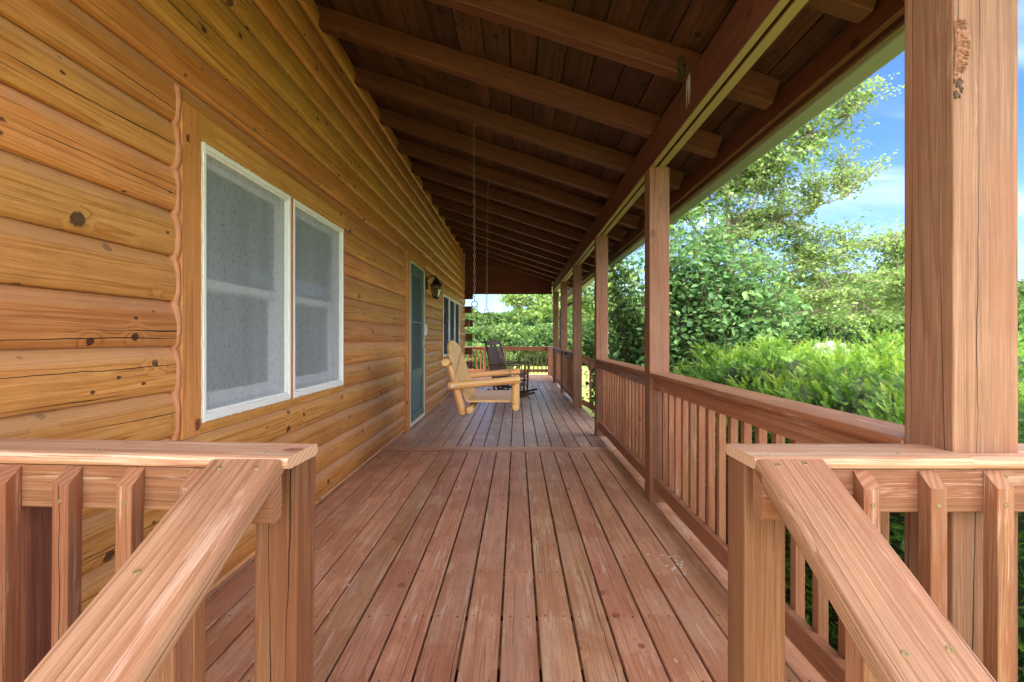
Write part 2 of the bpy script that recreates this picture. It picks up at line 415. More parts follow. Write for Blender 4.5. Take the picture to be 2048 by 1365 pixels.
M['rafter'] = wood('rafter_wood', (80, 43, 28), (103, 58, 39), (124, 75, 52), tone=.12, huevar=.004, fiber=.4, streak=.3, ring_amt=.2, ring_v=9,
                 blotch=(96, 54, 40), blotch_amt=.5, knots=.06, knot_col=(56, 30, 20), knot_sc=(4, 6), cracks=.4, rough=.6, bump=.2)
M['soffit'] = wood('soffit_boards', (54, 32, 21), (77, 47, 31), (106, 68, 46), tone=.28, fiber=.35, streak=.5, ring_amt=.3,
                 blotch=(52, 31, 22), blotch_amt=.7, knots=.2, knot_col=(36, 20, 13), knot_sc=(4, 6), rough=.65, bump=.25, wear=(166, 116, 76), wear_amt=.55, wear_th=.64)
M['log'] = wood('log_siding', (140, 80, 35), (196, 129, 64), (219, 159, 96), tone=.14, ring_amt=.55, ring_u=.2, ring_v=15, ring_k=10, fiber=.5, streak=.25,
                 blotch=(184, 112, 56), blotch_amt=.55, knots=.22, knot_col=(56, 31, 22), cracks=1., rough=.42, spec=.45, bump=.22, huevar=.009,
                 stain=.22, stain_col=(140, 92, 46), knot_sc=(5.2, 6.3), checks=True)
M['casing'] = wood('window_casing', (164, 98, 46), (194, 127, 64), (214, 154, 92), tone=.06, ring_amt=.45, ring_v=13, ring_k=8, fiber=.35, streak=.3,
                 knots=.2, knot_col=(80, 46, 30), knot_sc=(5, 7), rough=.45, bump=.22, stain=.4, stain_col=(190, 116, 72))
M['logend'] = wood('dark_log_ends', (70, 38, 26), (92, 52, 36), (110, 66, 46), tone=.15, knots=.1, rough=.6)
M['gable'] = wood('gable_boards', (88, 44, 30), (106, 55, 38), (122, 68, 48), tone=.12, knots=.15, knot_col=(70, 40, 28), rough=.55)
M['pine'] = wood('swing_pine', (186, 128, 68), (216, 164, 98), (234, 196, 138), tone=.17, ring_amt=.45, ring_v=11, ring_k=6, fiber=.3, streak=.3,
                 knots=.16, knot_col=(130, 80, 46), rough=.3, spec=.5, bump=.12)
M['rocker'] = wood('rocker_dark', (66, 47, 40), (88, 66, 56), (112, 88, 76), tone=.12, rough=.5, bump=.2, fiber=.4)
M['tan'] = plain('tan_trim', (160, 142, 98), .55, var=.12, vs=3)
M['vinyl'] = plain('white_vinyl', (236, 238, 236), .35, var=.02, vs=3)
M['sash'] = plain('sash_vinyl', (226, 230, 232), .4, var=.05)
M['caulk'] = plain('salmon_caulk', (194, 132, 92), .5, var=.3, vs=20, bump=.4)
M['whitecaulk'] = plain('pale_caulk', (226, 218, 190), .6, var=.15, vs=18, bump=.4)
M['curtain'] = plain('curtain_cloth', (232, 236, 238), .9, var=.1)
M['glass'] = glassmat('window_glass')
M['lampglass'] = glassmat('lamp_glass', (.62, .64, .62), .35, .12)
M['screen'] = screenmat('insect_screen', (176, 184, 190), .56)
M['darkscreen'] = screenmat('dark_screen', (70, 80, 86), .8)
M['doorscreen'] = screenmat('door_screen', (92, 104, 104), .78)
M['room'] = plain('dark_room', (40, 40, 42), .9)
M['teal'] = plain('teal_paint', (82, 108, 110), .4, var=.1, vs=4)
M['alu'] = plain('door_edge', (206, 200, 184), .4, var=.08)
M['brass'] = plain('screw_brass', (156, 136, 100), .45, metal=.7, var=.2, vs=60)
M['chain'] = plain('galvanised_chain', (132, 122, 104), .45, metal=.6, var=.2, vs=40)
M['black'] = plain('black_iron', (26, 24, 24), .4, metal=.3, var=.2)
M['white'] = plain('white_plastic', (230, 232, 232), .4, var=.04)
M['steel'] = plain('brushed_steel', (190, 188, 180), .3, metal=.9)
M['gutter'] = plain('gutter_metal', (142, 148, 134), .45, var=.05, vs=2)
M['downspout'] = plain('downspout_metal', (60, 44, 38), .45, var=.1)
M['moss'] = plain('moss_green', (70, 74, 34), .95, var=.4, vs=60, bump=.8)
M['web'] = plain('pale_drip', (196, 190, 176), .8, var=.1)
M['flake'] = plain('paint_flake', (226, 224, 216), .7, var=.1)
M['shingle'] = plain('roof_shingle', (70, 66, 62), .9, var=.3, vs=12, bump=.6)
M['bark'] = plain('tree_bark', (156, 146, 132), .9, var=.35, vs=16, bump=.7)
M['twig'] = plain('shrub_stems', (104, 88, 72), .9, var=.3, vs=20, bump=.5)
M['core'] = plain('hedge_inner', (34, 44, 22), .95, var=.4, vs=14, bump=.8)

# ------------------------------------------------------------------ geometry constants
CAMZ = 1.157
def roofz(x): return 2.587+(.933-x)*.325          # underside of the rafters
RV = .148                                         # rafter depth measured upright
MS = math.sqrt(1+.325**2)
X0, X1 = .930, 1.070                              # porch posts
POSTY = [1.092, 3.60, 6.03, 8.47, 10.90, 13.25]
def img(x, y, Y): return V(((x-1034.5)*Y/1024, Y, CAMZ-(y-677)*Y/1024))

# ------------------------------------------------------------------ ground
def ground_h(x, y):
    d = math.hypot(x, y)
    return -.78 - .019*max(0, d-9) + (.12*math.sin(x*.11+1)*math.sin(y*.09) if d > 12 else 0)
def build_ground():
    m, nt, N, Lk = newmat('lawn_grass'); g = G(nt)
    tc = g.n('ShaderNodeTexCoord').outputs['Object']
    a = g.noise(tc, .12, 4, .6); b = g.noise(tc, 1.6, 5, .7); c = g.noise(tc, 30, 3, .7)
    col = g.mix(g.mr(a, .35, .65), lin((122, 138, 58)), lin((166, 160, 92)))
    col = g.mix(g.mul(g.mr(b, .4, .7), .6), col, lin((96, 118, 46)))
    col = g.mix(g.mul(g.mr(c, .4, .7), .5), col, lin((70, 90, 36)))
    bs = g.n('ShaderNodeBsdfPrincipled'); g.set(bs.inputs['Base Color'], col); bs.inputs['Roughness'].default_value = .9
    bp = g.n('ShaderNodeBump'); bp.inputs['Strength'].default_value = .6; bp.inputs['Distance'].default_value = .04
    g.set(bp.inputs['Height'], c); Lk.new(bp.outputs[0], bs.inputs['Normal'])
    o = g.n('ShaderNodeOutputMaterial'); Lk.new(bs.outputs[0], o.inputs[0])
    n = 90; ext = [(i/n*2-1) for i in range(n+1)]
    cs = [math.copysign(abs(t)**2.6*420, t) for t in ext]
    vs = [(x, y, ground_h(x, y) if math.hypot(x, y) < 130 else max(ground_h(x, y), -4.2)+.02*max(0, math.hypot(x, y)-150)) for y in cs for x in cs]
    fl = []; k = n+1
    for j in range(n):
        for i in range(n): fl += [j*k+i, j*k+i+1, (j+1)*k+i+1, (j+1)*k+i]
    o = np_mesh('lawn', np.array(vs), fl, [4]*(n*n), m, smooth=True)
    tag(o, 'sunlit yellow green lawn falling away around the porch', 'lawn', kind='structure')
    # bare soil under the deck
    m2 = plain('bare_soil', (46, 38, 30), .95, var=.4, vs=5, bump=.8)
    s = MB(); s.poly([(-5, .9, -.70), (1.35, .9, -.70), (1.35, 16.5, -.70), (-5, 16.5, -.70)])
    o = s.build('soil', m2); tag(o, 'bare brown soil in the shade under the deck', 'soil', kind='structure')
build_ground()

# ------------------------------------------------------------------ deck
def build_deck():
    d = thing('deck', 'worn red brown plank deck running the length of the porch', 'deck', kind='structure')
    s = MB(); w = .1355; p = .146
    def run(y0, y1, off, x0=-1.45, x1=1.10):
        k = math.floor((x0-off)/p)
        while off+k*p+.00525 < x1:
            a = max(off+k*p+.00525, x0); b = min(off+k*p+.00525+w, x1)
            if b-a > .03:
                zz = random.uniform(-.002, .0015)
                s.beam(((a+b)/2, y0, -.0127+zz), ((a+b)/2, y1, -.0127+zz), b-a, .0254, (0, 0, 1), .003, nl=1)
            k += 1
    run(1.19, 5.202, -.0645)
    near_ = s; s = MB(); run(5.472, 9.405, -.0690); run(9.60, 13.40, -.0655); s.build('planks', M['deckgrey'], d); s = near_
    for y0, y1 in ((5.207, 5.334), (5.340, 5.467), (9.41, 9.595)):
        s.box((-1.45, y0, -.0254), (1.10, y1, -.001), 'x', .005)
    y = 13.405
    while y < 16.3:
        s.box((-6.5, y, -.0254), (1.30, y+w, random.uniform(-.002, .001)), 'x', .005); y += p
    s.build('planks', M['deck'], d)
    n_ = MB()
    def nails(y0, y1, off):
        yy = 1.319
        while yy < y1:
            if yy > y0:
                k = math.floor((-1.40-off)/p)
                while off+k*p < 1.0:
                    for q in (.032, .110):
                        x = off+k*p+q+random.uniform(-.004, .004)
                        n_.screw((x, yy+random.uniform(-.006, .006), -.0002), (0, 0, 1), .0042, 0)
                    k += 1
            yy += .406
    nails(1.2, 5.2, -.0645); nails(5.48, 9.4, -.069)
    n_.build('screws', plain('dull_screw', (96, 84, 78), .5, metal=.5), d)
    j = MB(); y = 1.3
    while y < 16.4:
        j.box((-1.5, y, -.21), (1.08, y+.038, -.029), 'x', .003); y += .406
    j.box((1.085, 1.15, -.24), (1.12, 13.4, -.029), 'y', .003)
    j.box((-1.5, 1.15, -.24), (1.083, 1.188, -.029), 'x', .003)
    j.build('joists', M['deck'], d)
    # steps down towards the camera
    st = thing('steps', 'wooden steps going down from the open end of the porch', 'steps', kind='structure')
    t = MB()
    for i in range(4):
        z = -.19*(i+1)
        for q in range(2):
            y1 = 1.13-.27*i-.14*q
            t.box((-.47, y1-.135, z-.038), (.48, y1, z), 'x', .006)
    for x in (-.45, .44):
        t.beam((x, 1.14, -.30), (x, .0, -.98), .04, .24, (0, 0, 1), .004)
    t.build('treads', M['deck'], st)
build_deck()

# ------------------------------------------------------------------ log cabin
LX = -1.42; PITCH = .184; Z0 = .02
OPEN = [(2.105, 4.092, .737, 2.14), (6.36, 7.63, -.2, 2.26), (9.47, 12.30, .745, 2.06)]
def logprof(t):
    """outward bulge of one log course, t = 0 bottom .. 1 top"""
    pts = [(0, .003), (.01, .017), (.05, .026), (.16, .031), (.32, .034), (.52, .034), (.68, .030), (.82, .021), (.93, .009), (1, 0)]
    for (a, b), (c, d) in zip(pts, pts[1:]):
        if t <= c: return b+(d-b)*(t-a)/(c-a)
    return 0
PT = [0, .01, .05, .16, .32, .52, .68, .82, .93, 1]
cabin = thing('log_cabin', 'honey coloured log cabin wall with white windows and a teal door', 'log cabin', (LX, 7, 0))
def build_wall():
    s = MB(); Y0, Y1 = .25, 13.74
    for k in range(-1, 19):
        zb = Z0+k*PITCH; zs = sorted(set([zb+t*PITCH for t in PT]+[z for o in OPEN for z in (o[2], o[3]) if zb+.002 < z < zb+PITCH-.002]))
        zs = [z for z in zs if z <= 3.56]
        if len(zs) < 2: continue
        cuts = {Y0, Y1}
        for o in OPEN:
            if o[2] < zb+PITCH and o[3] > zb: cuts |= {o[0], o[1]}
        jt = random.uniform(2, 12)
        ys = []
        cs = sorted(cuts)
        for a, b in zip(cs, cs[1:]):
            n = max(1, int((b-a)/.35)); ys += [a+(b-a)*i/n for i in range(n)]
        ys.append(Y1)
        uo = random.uniform(0, 40); vo = float(random.randint(0, 40)); rnd = random.random()
        ph = [random.uniform(0, 6.28) for _ in range(4)]; da = random.uniform(-.002, .004)
        def off(y, z):
            t = (z-zb)/PITCH; b = logprof(min(1, max(0, t)))
            wv = .0022*math.sin(y*1.7+ph[0])+.0016*math.sin(y*4.1+ph[1])
            return LX+b+da*b/.04+wv*b/.04
        arc = [0]
        for a, b in zip(zs, zs[1:]): arc.append(arc[-1]+math.hypot(b-a, off(3, b)-off(3, a)))
        base = len(s.v)
        for y in ys:
            for z in zs:
                dz = .0015*math.sin(y*2.3+ph[2])+.001*math.sin(y*5+ph[3])
                s.v.append(V((off(y, z), y, z+dz*(1 if zs[0] < z < zs[-1] else 0))))
        nz = len(zs)
        for i in range(len(ys)-1):
            ym = (ys[i]+ys[i+1])/2
            for q in range(nz-1):
                zm = (zs[q]+zs[q+1])/2
                if any(o[0] < ym < o[1] and o[2] < zm < o[3] for o in OPEN): continue
                a = base+i*nz+q
                s.face((a, a+nz, a+nz+1, a+1), [(uo+ys[i], vo+arc[q]), (uo+ys[i+1], vo+arc[q]), (uo+ys[i+1], vo+arc[q+1]), (uo+ys[i], vo+arc[q+1])], rnd, 0, 0, True)
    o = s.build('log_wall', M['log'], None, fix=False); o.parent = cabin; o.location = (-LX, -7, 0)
    return o
PL = (-LX, -7, 0)
def part(mb, name, mats, parent=cabin, loc=None, fix=True):
    o = mb.build(name, mats, None, fix); o.parent = parent; o.location = PL if (parent is cabin and loc is None) else (loc or (0, 0, 0))
    return o
build_wall()

# backing wall behind the joints and a closed dark shell so no daylight leaks in
b = MB()
def wallpanel(y0, y1, z0, z1): b.box((-1.56, y0, z0), (-1.424, y1, z1), 'y', .001)
wallpanel(.25, 2.105, -.3, 3.6); wallpanel(2.105, 4.092, -.3, .737); wallpanel(2.105, 4.092, 2.14, 3.6); wallpanel(4.092, 6.36, -.3, 3.6)
wallpanel(6.36, 7.63, 2.26, 3.6); wallpanel(7.63, 9.47, -.3, 3.6); wallpanel(9.47, 12.30, -.3, .745); wallpanel(9.47, 12.30, 2.06, 3.6); wallpanel(12.30, 13.70, -.3, 3.6)
part(b, 'backing_wall', M['casing'])
b = MB()
b.box((-5.0, .25, -.3), (-4.9, 13.7, 3.6), 'y', .001); b.box((-4.9, .25, -.3), (-1.56, .35, 3.6), 'x', .001); b.box((-4.9, 13.6, -.3), (-1.56, 13.7, 3.6), 'x', .001)
b.box((-4.9, .35, -.3), (-1.56, 13.6, -.2), 'y', .001)
part(b, 'inner_room', M['room'])
# end wall of logs turning the corner (side wall faces +Y, log ends stick out past the porch wall)
b = MB()
for k in range(0, 17):
    zb = Z0+k*PITCH
    b.pole((-4.9, 13.72, zb+PITCH/2), (-1.44, 13.72, zb+PITCH/2), .094, seg=12, wob=.01)
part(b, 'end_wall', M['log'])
for k in range(2, 14, 2):
    zb = Z0+k*PITCH-.03
    e = MB(); e.box((-1.43, 13.58, zb), (-1.195+random.uniform(-.01, .01), 13.76, zb+.178), 'x', .02)
    part(e, 'log_end', M['logend'])

def caulk_bead():
    s = MB(); pts = []; rad = []
    z = .735
    while z < 2.20:
        t = ((z-Z0)/PITCH) % 1
        bul = logprof(t)
        pts.append((LX+.007+bul*.72+random.uniform(-.001, .001), 2.092+.004*(1-bul/.034)+random.uniform(-.002, .002), z)); rad.append(.013+.006*(1-bul/.034)+.0025*math.sin(z*21)+random.uniform(-.0012, .0018))
        z += .016
    s.tube(pts, rad, 8)
    part(s, 'caulk_bead', M['caulk'])
caulk_bead()

def window(y0, y1, z0, z1, dark=False, casing=True):
    fx = -1.372                                     # outer face of the vinyl frame
    fr = MB(); w = .023
    for (a, bq, c, d, ax) in ((y0, y0+w, z0, z1, 'z'), (y1-w, y1, z0, z1, 'z'), (y0+w, y1-w, z1-w, z1, 'y'), (y0+w, y1-w, z0, z0+w*1.25, 'y')):
        fr.box((-1.55, a, c), (fx, bq, d), ax, .004)
    # inner step of the frame
    for (a, bq, c, d, ax) in ((y0+w, y0+w+.012, z0+w, z1-w, 'z'), (y1-w-.012, y1-w, z0+w, z1-w, 'z'), (y0+w+.012, y1-w-.012, z1-w-.012, z1-w, 'y'), (y0+w+.012, y1-w-.012, z0+w*1.25, z0+w*1.25+.012, 'y')):
        fr.box((-1.50, a, c), (fx-.008, bq, d), ax, .002)
    wn = part(fr, 'window', M['vinyl'])
    a0, a1, c0, c1 = y0+w+.012, y1-w-.012, z0+w*1.25+.012, z1-w-.012
    zm = (c0+c1)/2
    def sash(xf, za, zb2, t, bot):
        s = MB()
        for (p, q, r, u, ax) in ((a0+.012, a0+.012+t, za, zb2, 'z'), (a1-.012-t, a1-.012, za, zb2, 'z'), (a0+.012+t, a1-.012-t, zb2-t, zb2, 'y'), (a0+.012+t, a1-.012-t, za, za+bot, 'y')):
            s.box((xf-.03, p, r), (xf, q, u), ax, .003)
        o = s.build('sash', M['sash']); o.parent = wn
        gl = MB(); gl.box((xf-.018, a0+.012+t, za+bot), (xf-.013, a1-.012-t, zb2-t), 'z', .0005, rounded=False)
        gp = gl.build('pane', M['glass']); gp.parent = wn
    sash(-1.425, zm-.02, c1-.004, .034, .042)
    sash(-1.458, c0+.004, zm+.012, .040, .062)
    jb = MB()                                      # side tracks of the frame
    for y in (a0, a1-.011): jb.box((-1.54, y, c0), (-1.40, y+.011, c1), 'z', .001)
    jb.box((-1.54, a0, c0-.012), (-1.40, a1, c0-.001), 'y', .001)
    o = jb.build('track', M['sash']); o.parent = wn
    sc = MB(); sc.poly([(-1.398, a0, c0), (-1.398, a1, c0), (-1.398, a1, c1), (-1.398, a0, c1)])
    o = sc.build('screen', M['darkscreen'] if dark else M['screen'], None, fix=False); o.parent = wn
    cu = MB(); n = 90; pts = []
    ph = random.uniform(0, 6)
    for i in range(n+1):
        y = a0+(a1-a0)*i/n
        x = -1.530+.012*math.sin(i*.55+ph)+.006*math.sin(i*1.37+ph*2)
        pts.append((x, y))
    base = len(cu.v)
    for (x, y) in pts: cu.v += [V((x, y, c0)), V((x, y, c1))]
    for i in range(n):
        cu.face((base+2*i, base+2*i+2, base+2*i+3, base+2*i+1), [(0, 0)]*4, .5, 0, 0, True)
    o = cu.build('curtain', M['curtain'], None, fix=False); o.parent = wn
    return wn
def ragged_caulk(pts, r=.004, mat='whitecaulk'):
    s = MB(); out = []; rad = []
    for a, bq in zip(pts, pts[1:]):
        a = V(a); bq = V(bq); n = int((bq-a).length/.012)
        for i in range(n):
            out.append(a+(bq-a)*i/n+V((random.uniform(-.001, .001), random.uniform(-.002, .002), random.uniform(-.002, .002)))); rad.append(r*random.uniform(.5, 1.35))
    s.tube(out, rad, 5); part(s, 'frame_caulk', M[mat])
# big pair near the camera
window(2.24, 3.108, .795, 2.015); window(3.145, 4.05, .795, 2.015)
cs = MB()
cs.box((-1.50, 2.107, .739), (-1.379, 2.236, 2.138), 'z', .004)
cs.box((-1.50, 2.238, 2.018), (-1.381, 4.090, 2.138), 'y', .004)
cs.box((-1.50, 2.238, .739), (-1.381, 4.090, .793), 'y', .004)
cs.box((-1.50, 3.110, .795), (-1.3735, 3.143, 2.016), 'z', .003)
cs.box((-1.50, 4.053, .795), (-1.383, 4.090, 2.016), 'z', .003)
part(cs, 'window_casing', M['casing'])
ragged_caulk([(-1.378, 2.238, .80), (-1.378, 2.238, 2.016), (-1.378, 3.11, 2.016)]); ragged_caulk([(-1.380, 3.145, .80), (-1.380, 3.145, 2.016), (-1.380, 4.05, 2.016), (-1.380, 4.05, .80)])
ragged_caulk([(-1.376, 2.24, .793), (-1.376, 3.108, .793)], .006, 'vinyl'); ragged_caulk([(-1.378, 3.145, .793), (-1.378, 4.05, .793)], .006, 'vinyl')
# triple group beyond the door
for a, bq in ((9.55, 10.42), (10.45, 11.32), (11.35, 12.22)): window(a, bq, .81, 1.985, True)
cs = MB()
cs.box((-1.50, 9.472, .747), (-1.381, 9.547, 2.058), 'z', .004); cs.box((-1.50, 12.223, .747), (-1.381, 12.298, 2.058), 'z', .004)
cs.box((-1.50, 9.549, 1.988), (-1.383, 12.221, 2.058), 'y', .004); cs.box((-1.50, 9.549, .747), (-1.383, 12.221, .808), 'y', .004)
for y in (10.421, 11.321): cs.box((-1.50, y, .81), (-1.384, y+.028, 1.986), 'z', .003)
part(cs, 'window_casing', M['casing'])

def door():
    c = MB()
    c.box((-1.52, 6.362, .0), (-1.362, 6.498, 2.258), 'z', .004); c.box((-1.52, 7.515, .0), (-1.366, 7.628, 2.258), 'z', .004)
    c.box((-1.52, 6.50, 2.15), (-1.366, 7.513, 2.258), 'y', .004)
    part(c, 'door_casing', M['casing'])
    f = MB(); X = -1.368
    for (a, bq, z0, z1, ax) in ((6.52, 6.65, .075, 2.13, 'z'), (7.36, 7.492, .075, 2.13, 'z'), (6.65, 7.36, 2.0, 2.13, 'y'), (6.65, 7.36, .62, .72, 'y'), (6.65, 7.36, .075, .17, 'y')):
        f.box((X-.035, a, z0), (X, bq, z1), ax, .005)
    f.box((X-.03, 6.65, .17), (X-.018, 7.36, .62), 'y', .002)
    f.box((X-.02, 6.70, .22), (X-.010, 7.31, .57), 'y', .006)
    for (a, bq, z0, z1, ax) in ((6.65, 6.668, .72, 2.0, 'z'), (7.342, 7.36, .72, 2.0, 'z'), (6.668, 7.342, 1.98, 2.0, 'y'), (6.668, 7.342, .72, .74, 'y'), (6.668, 7.342, 1.36, 1.385, 'y')):
        f.box((X-.03, a, z0), (X+.003, bq, z1), ax, .004)
    d = part(f, 'door', M['teal'])
    s = MB(); s.poly([(X-.022, 6.66, .73), (X-.022, 7.35, .73), (X-.022, 7.35, 1.99), (X-.022, 6.66, 1.99)])
    o = s.build('screen', M['doorscreen'], None, fix=False); o.parent = d
    s = MB(); s.poly([(X-.12, 6.5, .0), (X-.12, 7.51, .0), (X-.12, 7.51, 2.15), (X-.12, 6.5, 2.15)])
    o = s.build('inner_door', M['teal'], None, fix=False); o.parent = d
    e = MB()
    e.box((-1.5, 6.500, .03), (X+.012, 6.518, 2.148), 'z', .003); e.box((-1.5, 7.494, .03), (X+.012, 7.513, 2.148), 'z', .003)
    e.box((-1.5, 6.518, 2.132), (X+.012, 7.494, 2.148), 'y', .003); e.box((-1.5, 6.518, .03), (X+.02, 7.494, .073), 'y', .003)
    o = e.build('door_frame', M['alu']); o.parent = d
    h = MB(); h.box((X, 7.40, 1.00), (X+.012, 7.435, 1.14), 'z', .004)
    h.tube([(X+.01, 7.417, 1.04), (X+.045, 7.417, 1.04), (X+.05, 7.36, 1.035), (X+.05, 7.30, 1.035)], .008, 8)
    h.tube([(X+.01, 7.417, 1.11), (X+.03, 7.417, 1.11)], .013, 10)
    o = h.build('handle', M['steel']); o.parent = d
door()
# upper house roof (keeps the sun off the porch)
r = MB()
r.beam((-1.30, .0, roofz(-1.30)+RV+.06), (-5.6, .0, roofz(-5.6)+RV+.06), .01, .01)
r = MB()
xa, xb = -1.46, -5.4
za, zb_ = roofz(xa)+RV+.03, roofz(xb)+RV+.03
r.beam(((xa+xb)/2, -.6, (za+zb_)/2), ((xa+xb)/2, 14.4, (za+zb_)/2), (xa-xb)*MS, .06, (.325/MS, 0, 1/MS), .003)
part(r, 'main_roof', M['shingle'])

# ------------------------------------------------------------------ porch roof
roof = thing('porch_roof', 'dark brown sloping porch roof on exposed rafters with a pale gutter', 'porch roof', (0, 7, 2.4))
RL = (0, -7, -2.4)
def rpart(mb, name, mats, fix=True):
    o = mb.build(name, mats, None, fix); o.parent = roof; o.location = RL; return o
raf = [2.79-.787*3+.787*k+.0445 for k in range(-1, 17)]
for i, y in enumerate(raf):
    s = MB()
    xa, xb = -1.44, 1.415+random.uniform(-.01, .01)
    hh = RV/2
    s.beam((xa, y, roofz(xa)+hh), (xb, y, roofz(xb)+hh), .089, .14, (0, 0, 1), .006)
    if xb < 2: rpart(s, 'rafter', M['rafter'])
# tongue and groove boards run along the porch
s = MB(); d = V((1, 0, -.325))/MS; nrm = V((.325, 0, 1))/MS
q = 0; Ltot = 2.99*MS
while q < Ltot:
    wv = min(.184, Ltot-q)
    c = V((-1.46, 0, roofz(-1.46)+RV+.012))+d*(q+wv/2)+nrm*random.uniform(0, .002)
    y = -.55; cuts = [-.55]+sorted(random.uniform(1, 15.5) for _ in range(3))+[15.4]  # unseen near end extended toward the camera to shade the hand rails
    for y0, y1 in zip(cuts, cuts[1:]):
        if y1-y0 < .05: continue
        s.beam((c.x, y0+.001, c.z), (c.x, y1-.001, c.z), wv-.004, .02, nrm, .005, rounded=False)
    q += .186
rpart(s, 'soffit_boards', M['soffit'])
s = MB(); c = V((-1.46, 0, roofz(-1.46)+RV+.05))+d*(Ltot/2+.04)
s.beam((c.x, -.57, c.z), (c.x, 15.45, c.z), Ltot+.1, .04, nrm, .003)
rpart(s, 'shingles', M['shingle'])
# beam on the posts: two plies with tan bottom strips
s = MB()
s.box((.933, -.5, 2.367), (.974, 13.62, 2.584), 'y', .003); s.box((.990, -.5, 2.367), (1.040, 13.62, 2.570), 'y', .003); s.box((.974, -.5, 2.385), (.990, 13.62, 2.56), 'y', .001)
rpart(s, 'beam', M['rafter'])
s = MB()
s.box((.938, -.5, 2.361), (.972, 13.60, 2.3665), 'y', .001); s.box((.992, -.5, 2.361), (1.039, 13.60, 2.3665), 'y', .001)
rpart(s, 'beam_trim', M['tan'])
# blocking above the beam between rafters
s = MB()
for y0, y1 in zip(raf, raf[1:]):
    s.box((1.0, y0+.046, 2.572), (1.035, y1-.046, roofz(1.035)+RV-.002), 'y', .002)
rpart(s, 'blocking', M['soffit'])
s = MB()
s.box((1.440, -.55, roofz(1.44)-.03), (1.476, 15.4, roofz(1.44)+.10), 'y', .004)
rpart(s, 'subfascia', M['rafter'])
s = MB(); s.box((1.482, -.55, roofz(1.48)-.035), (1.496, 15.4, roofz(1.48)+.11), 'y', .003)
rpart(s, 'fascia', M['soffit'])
s = MB(); s.box((1.4965, -.55, roofz(1.48)-.045), (1.502, 15.4, roofz(1.48)+.1), 'y', .001)
rpart(s, 'drip_edge', M['tan'])
def gutter():
    s = MB(); prof = [(1.506, 2.475), (1.506, 2.362), (1.512, 2.353), (1.598, 2.345), (1.612, 2.352), (1.622, 2.385), (1.640, 2.44), (1.640, 2.475), (1.636, 2.475), (1.635, 2.442), (1.617, 2.387), (1.608, 2.357), (1.598, 2.350), (1.514, 2.358), (1.510, 2.364), (1.510, 2.475)]
    n = len(prof); base = len(s.v); ys = [-.55, 4.1, 8.3, 12.4, 15.5]
    for y in ys:
        for (x, z) in prof: s.v.append(V((x, y, z)))
    for i in range(len(ys)-1):
        for k in range(n):
            j = (k+1) % n; s.face((base+i*n+k, base+i*n+j, base+(i+1)*n+j, base+(i+1)*n+k), [(0, 0)]*4)
    rpart(s, 'gutter', M['gutter'])
gutter()
s = MB(); s.tube([(1.56, 13.05, 2.36), (1.56, 13.05, 2.22), (1.50, 13.05, 2.10), (1.17, 13.05, 1.93), (1.115, 13.05, 1.85), (1.115, 13.05, -.7)], .04, 10)
rpart(s, 'downspout', M['downspout'])
# gable end panel of horizontal boards
s = MB(); z = 2.335
def prism(mb, pts, y0, y1):
    n = len(pts); b0 = len(mb.v); rr = random.random(); uo = random.uniform(0, 30)
    mb.v += [V((p[0], y0, p[1])) for p in pts]+[V((p[0], y1, p[1])) for p in pts]
    mb.face([b0+k for k in range(n)], [(uo+p[0], p[1]) for p in pts], rr); mb.face([b0+n+k for k in reversed(range(n))], [(uo+p[0], p[1]) for p in reversed(pts)], rr)
    for k in range(n):
        q = (k+1) % n; mb.face((b0+k, b0+q, b0+n+q, b0+n+k), [(uo, 0), (uo+.1, 0), (uo+.1, .02), (uo, .02)], rr)
rx = lambda zz: min(.925, .933-(zz-2.587-RV)/.325)
while z < 3.46:
    zt = min(z+.183, 3.49); pts = [(-1.40, z), (rx(z), z)]
    if zt > 2.74 and z < 2.738: pts.append((.925, 2.738))
    pts += [(rx(zt), zt), (-1.40, zt)]
    prism(s, pts, 13.62, 13.645); z += .186
prism(s, [(-1.40, 2.34), (.92, 2.34), (.92, 2.73), (-1.38, 3.47), (-1.40, 3.47)], 13.647, 13.67)
s.box((-1.40, 13.60, 2.325), (.925, 13.618, 2.40), 'x', .004)
rpart(s, 'gable_panel', M['gable'])
# moss tuft and drips where the second rafter meets the beam
s = MB()
for i in range(90):
    a = V((.905+random.uniform(-.035, .02), 2.80+random.uniform(-.03, .05), 2.62+random.uniform(-.03, .07)))
    b2 = a+V((random.uniform(-.02, .02), random.uniform(-.025, .01), random.uniform(-.05, .01)))
    s.tube([a, b2], [.004, .001], 4)
rpart(s, 'moss_tuft', M['moss'])
s = MB()
for i in range(7):
    y = 2.78+random.uniform(-.03, .03); x = .928; z = 2.585-random.uniform(0, .03)
    s.tube([(x, y, z), (x+.001, y+.002, z-random.uniform(.05, .16))], [.0025, .001], 4)
rpart(s, 'drip_streaks', M['web'])

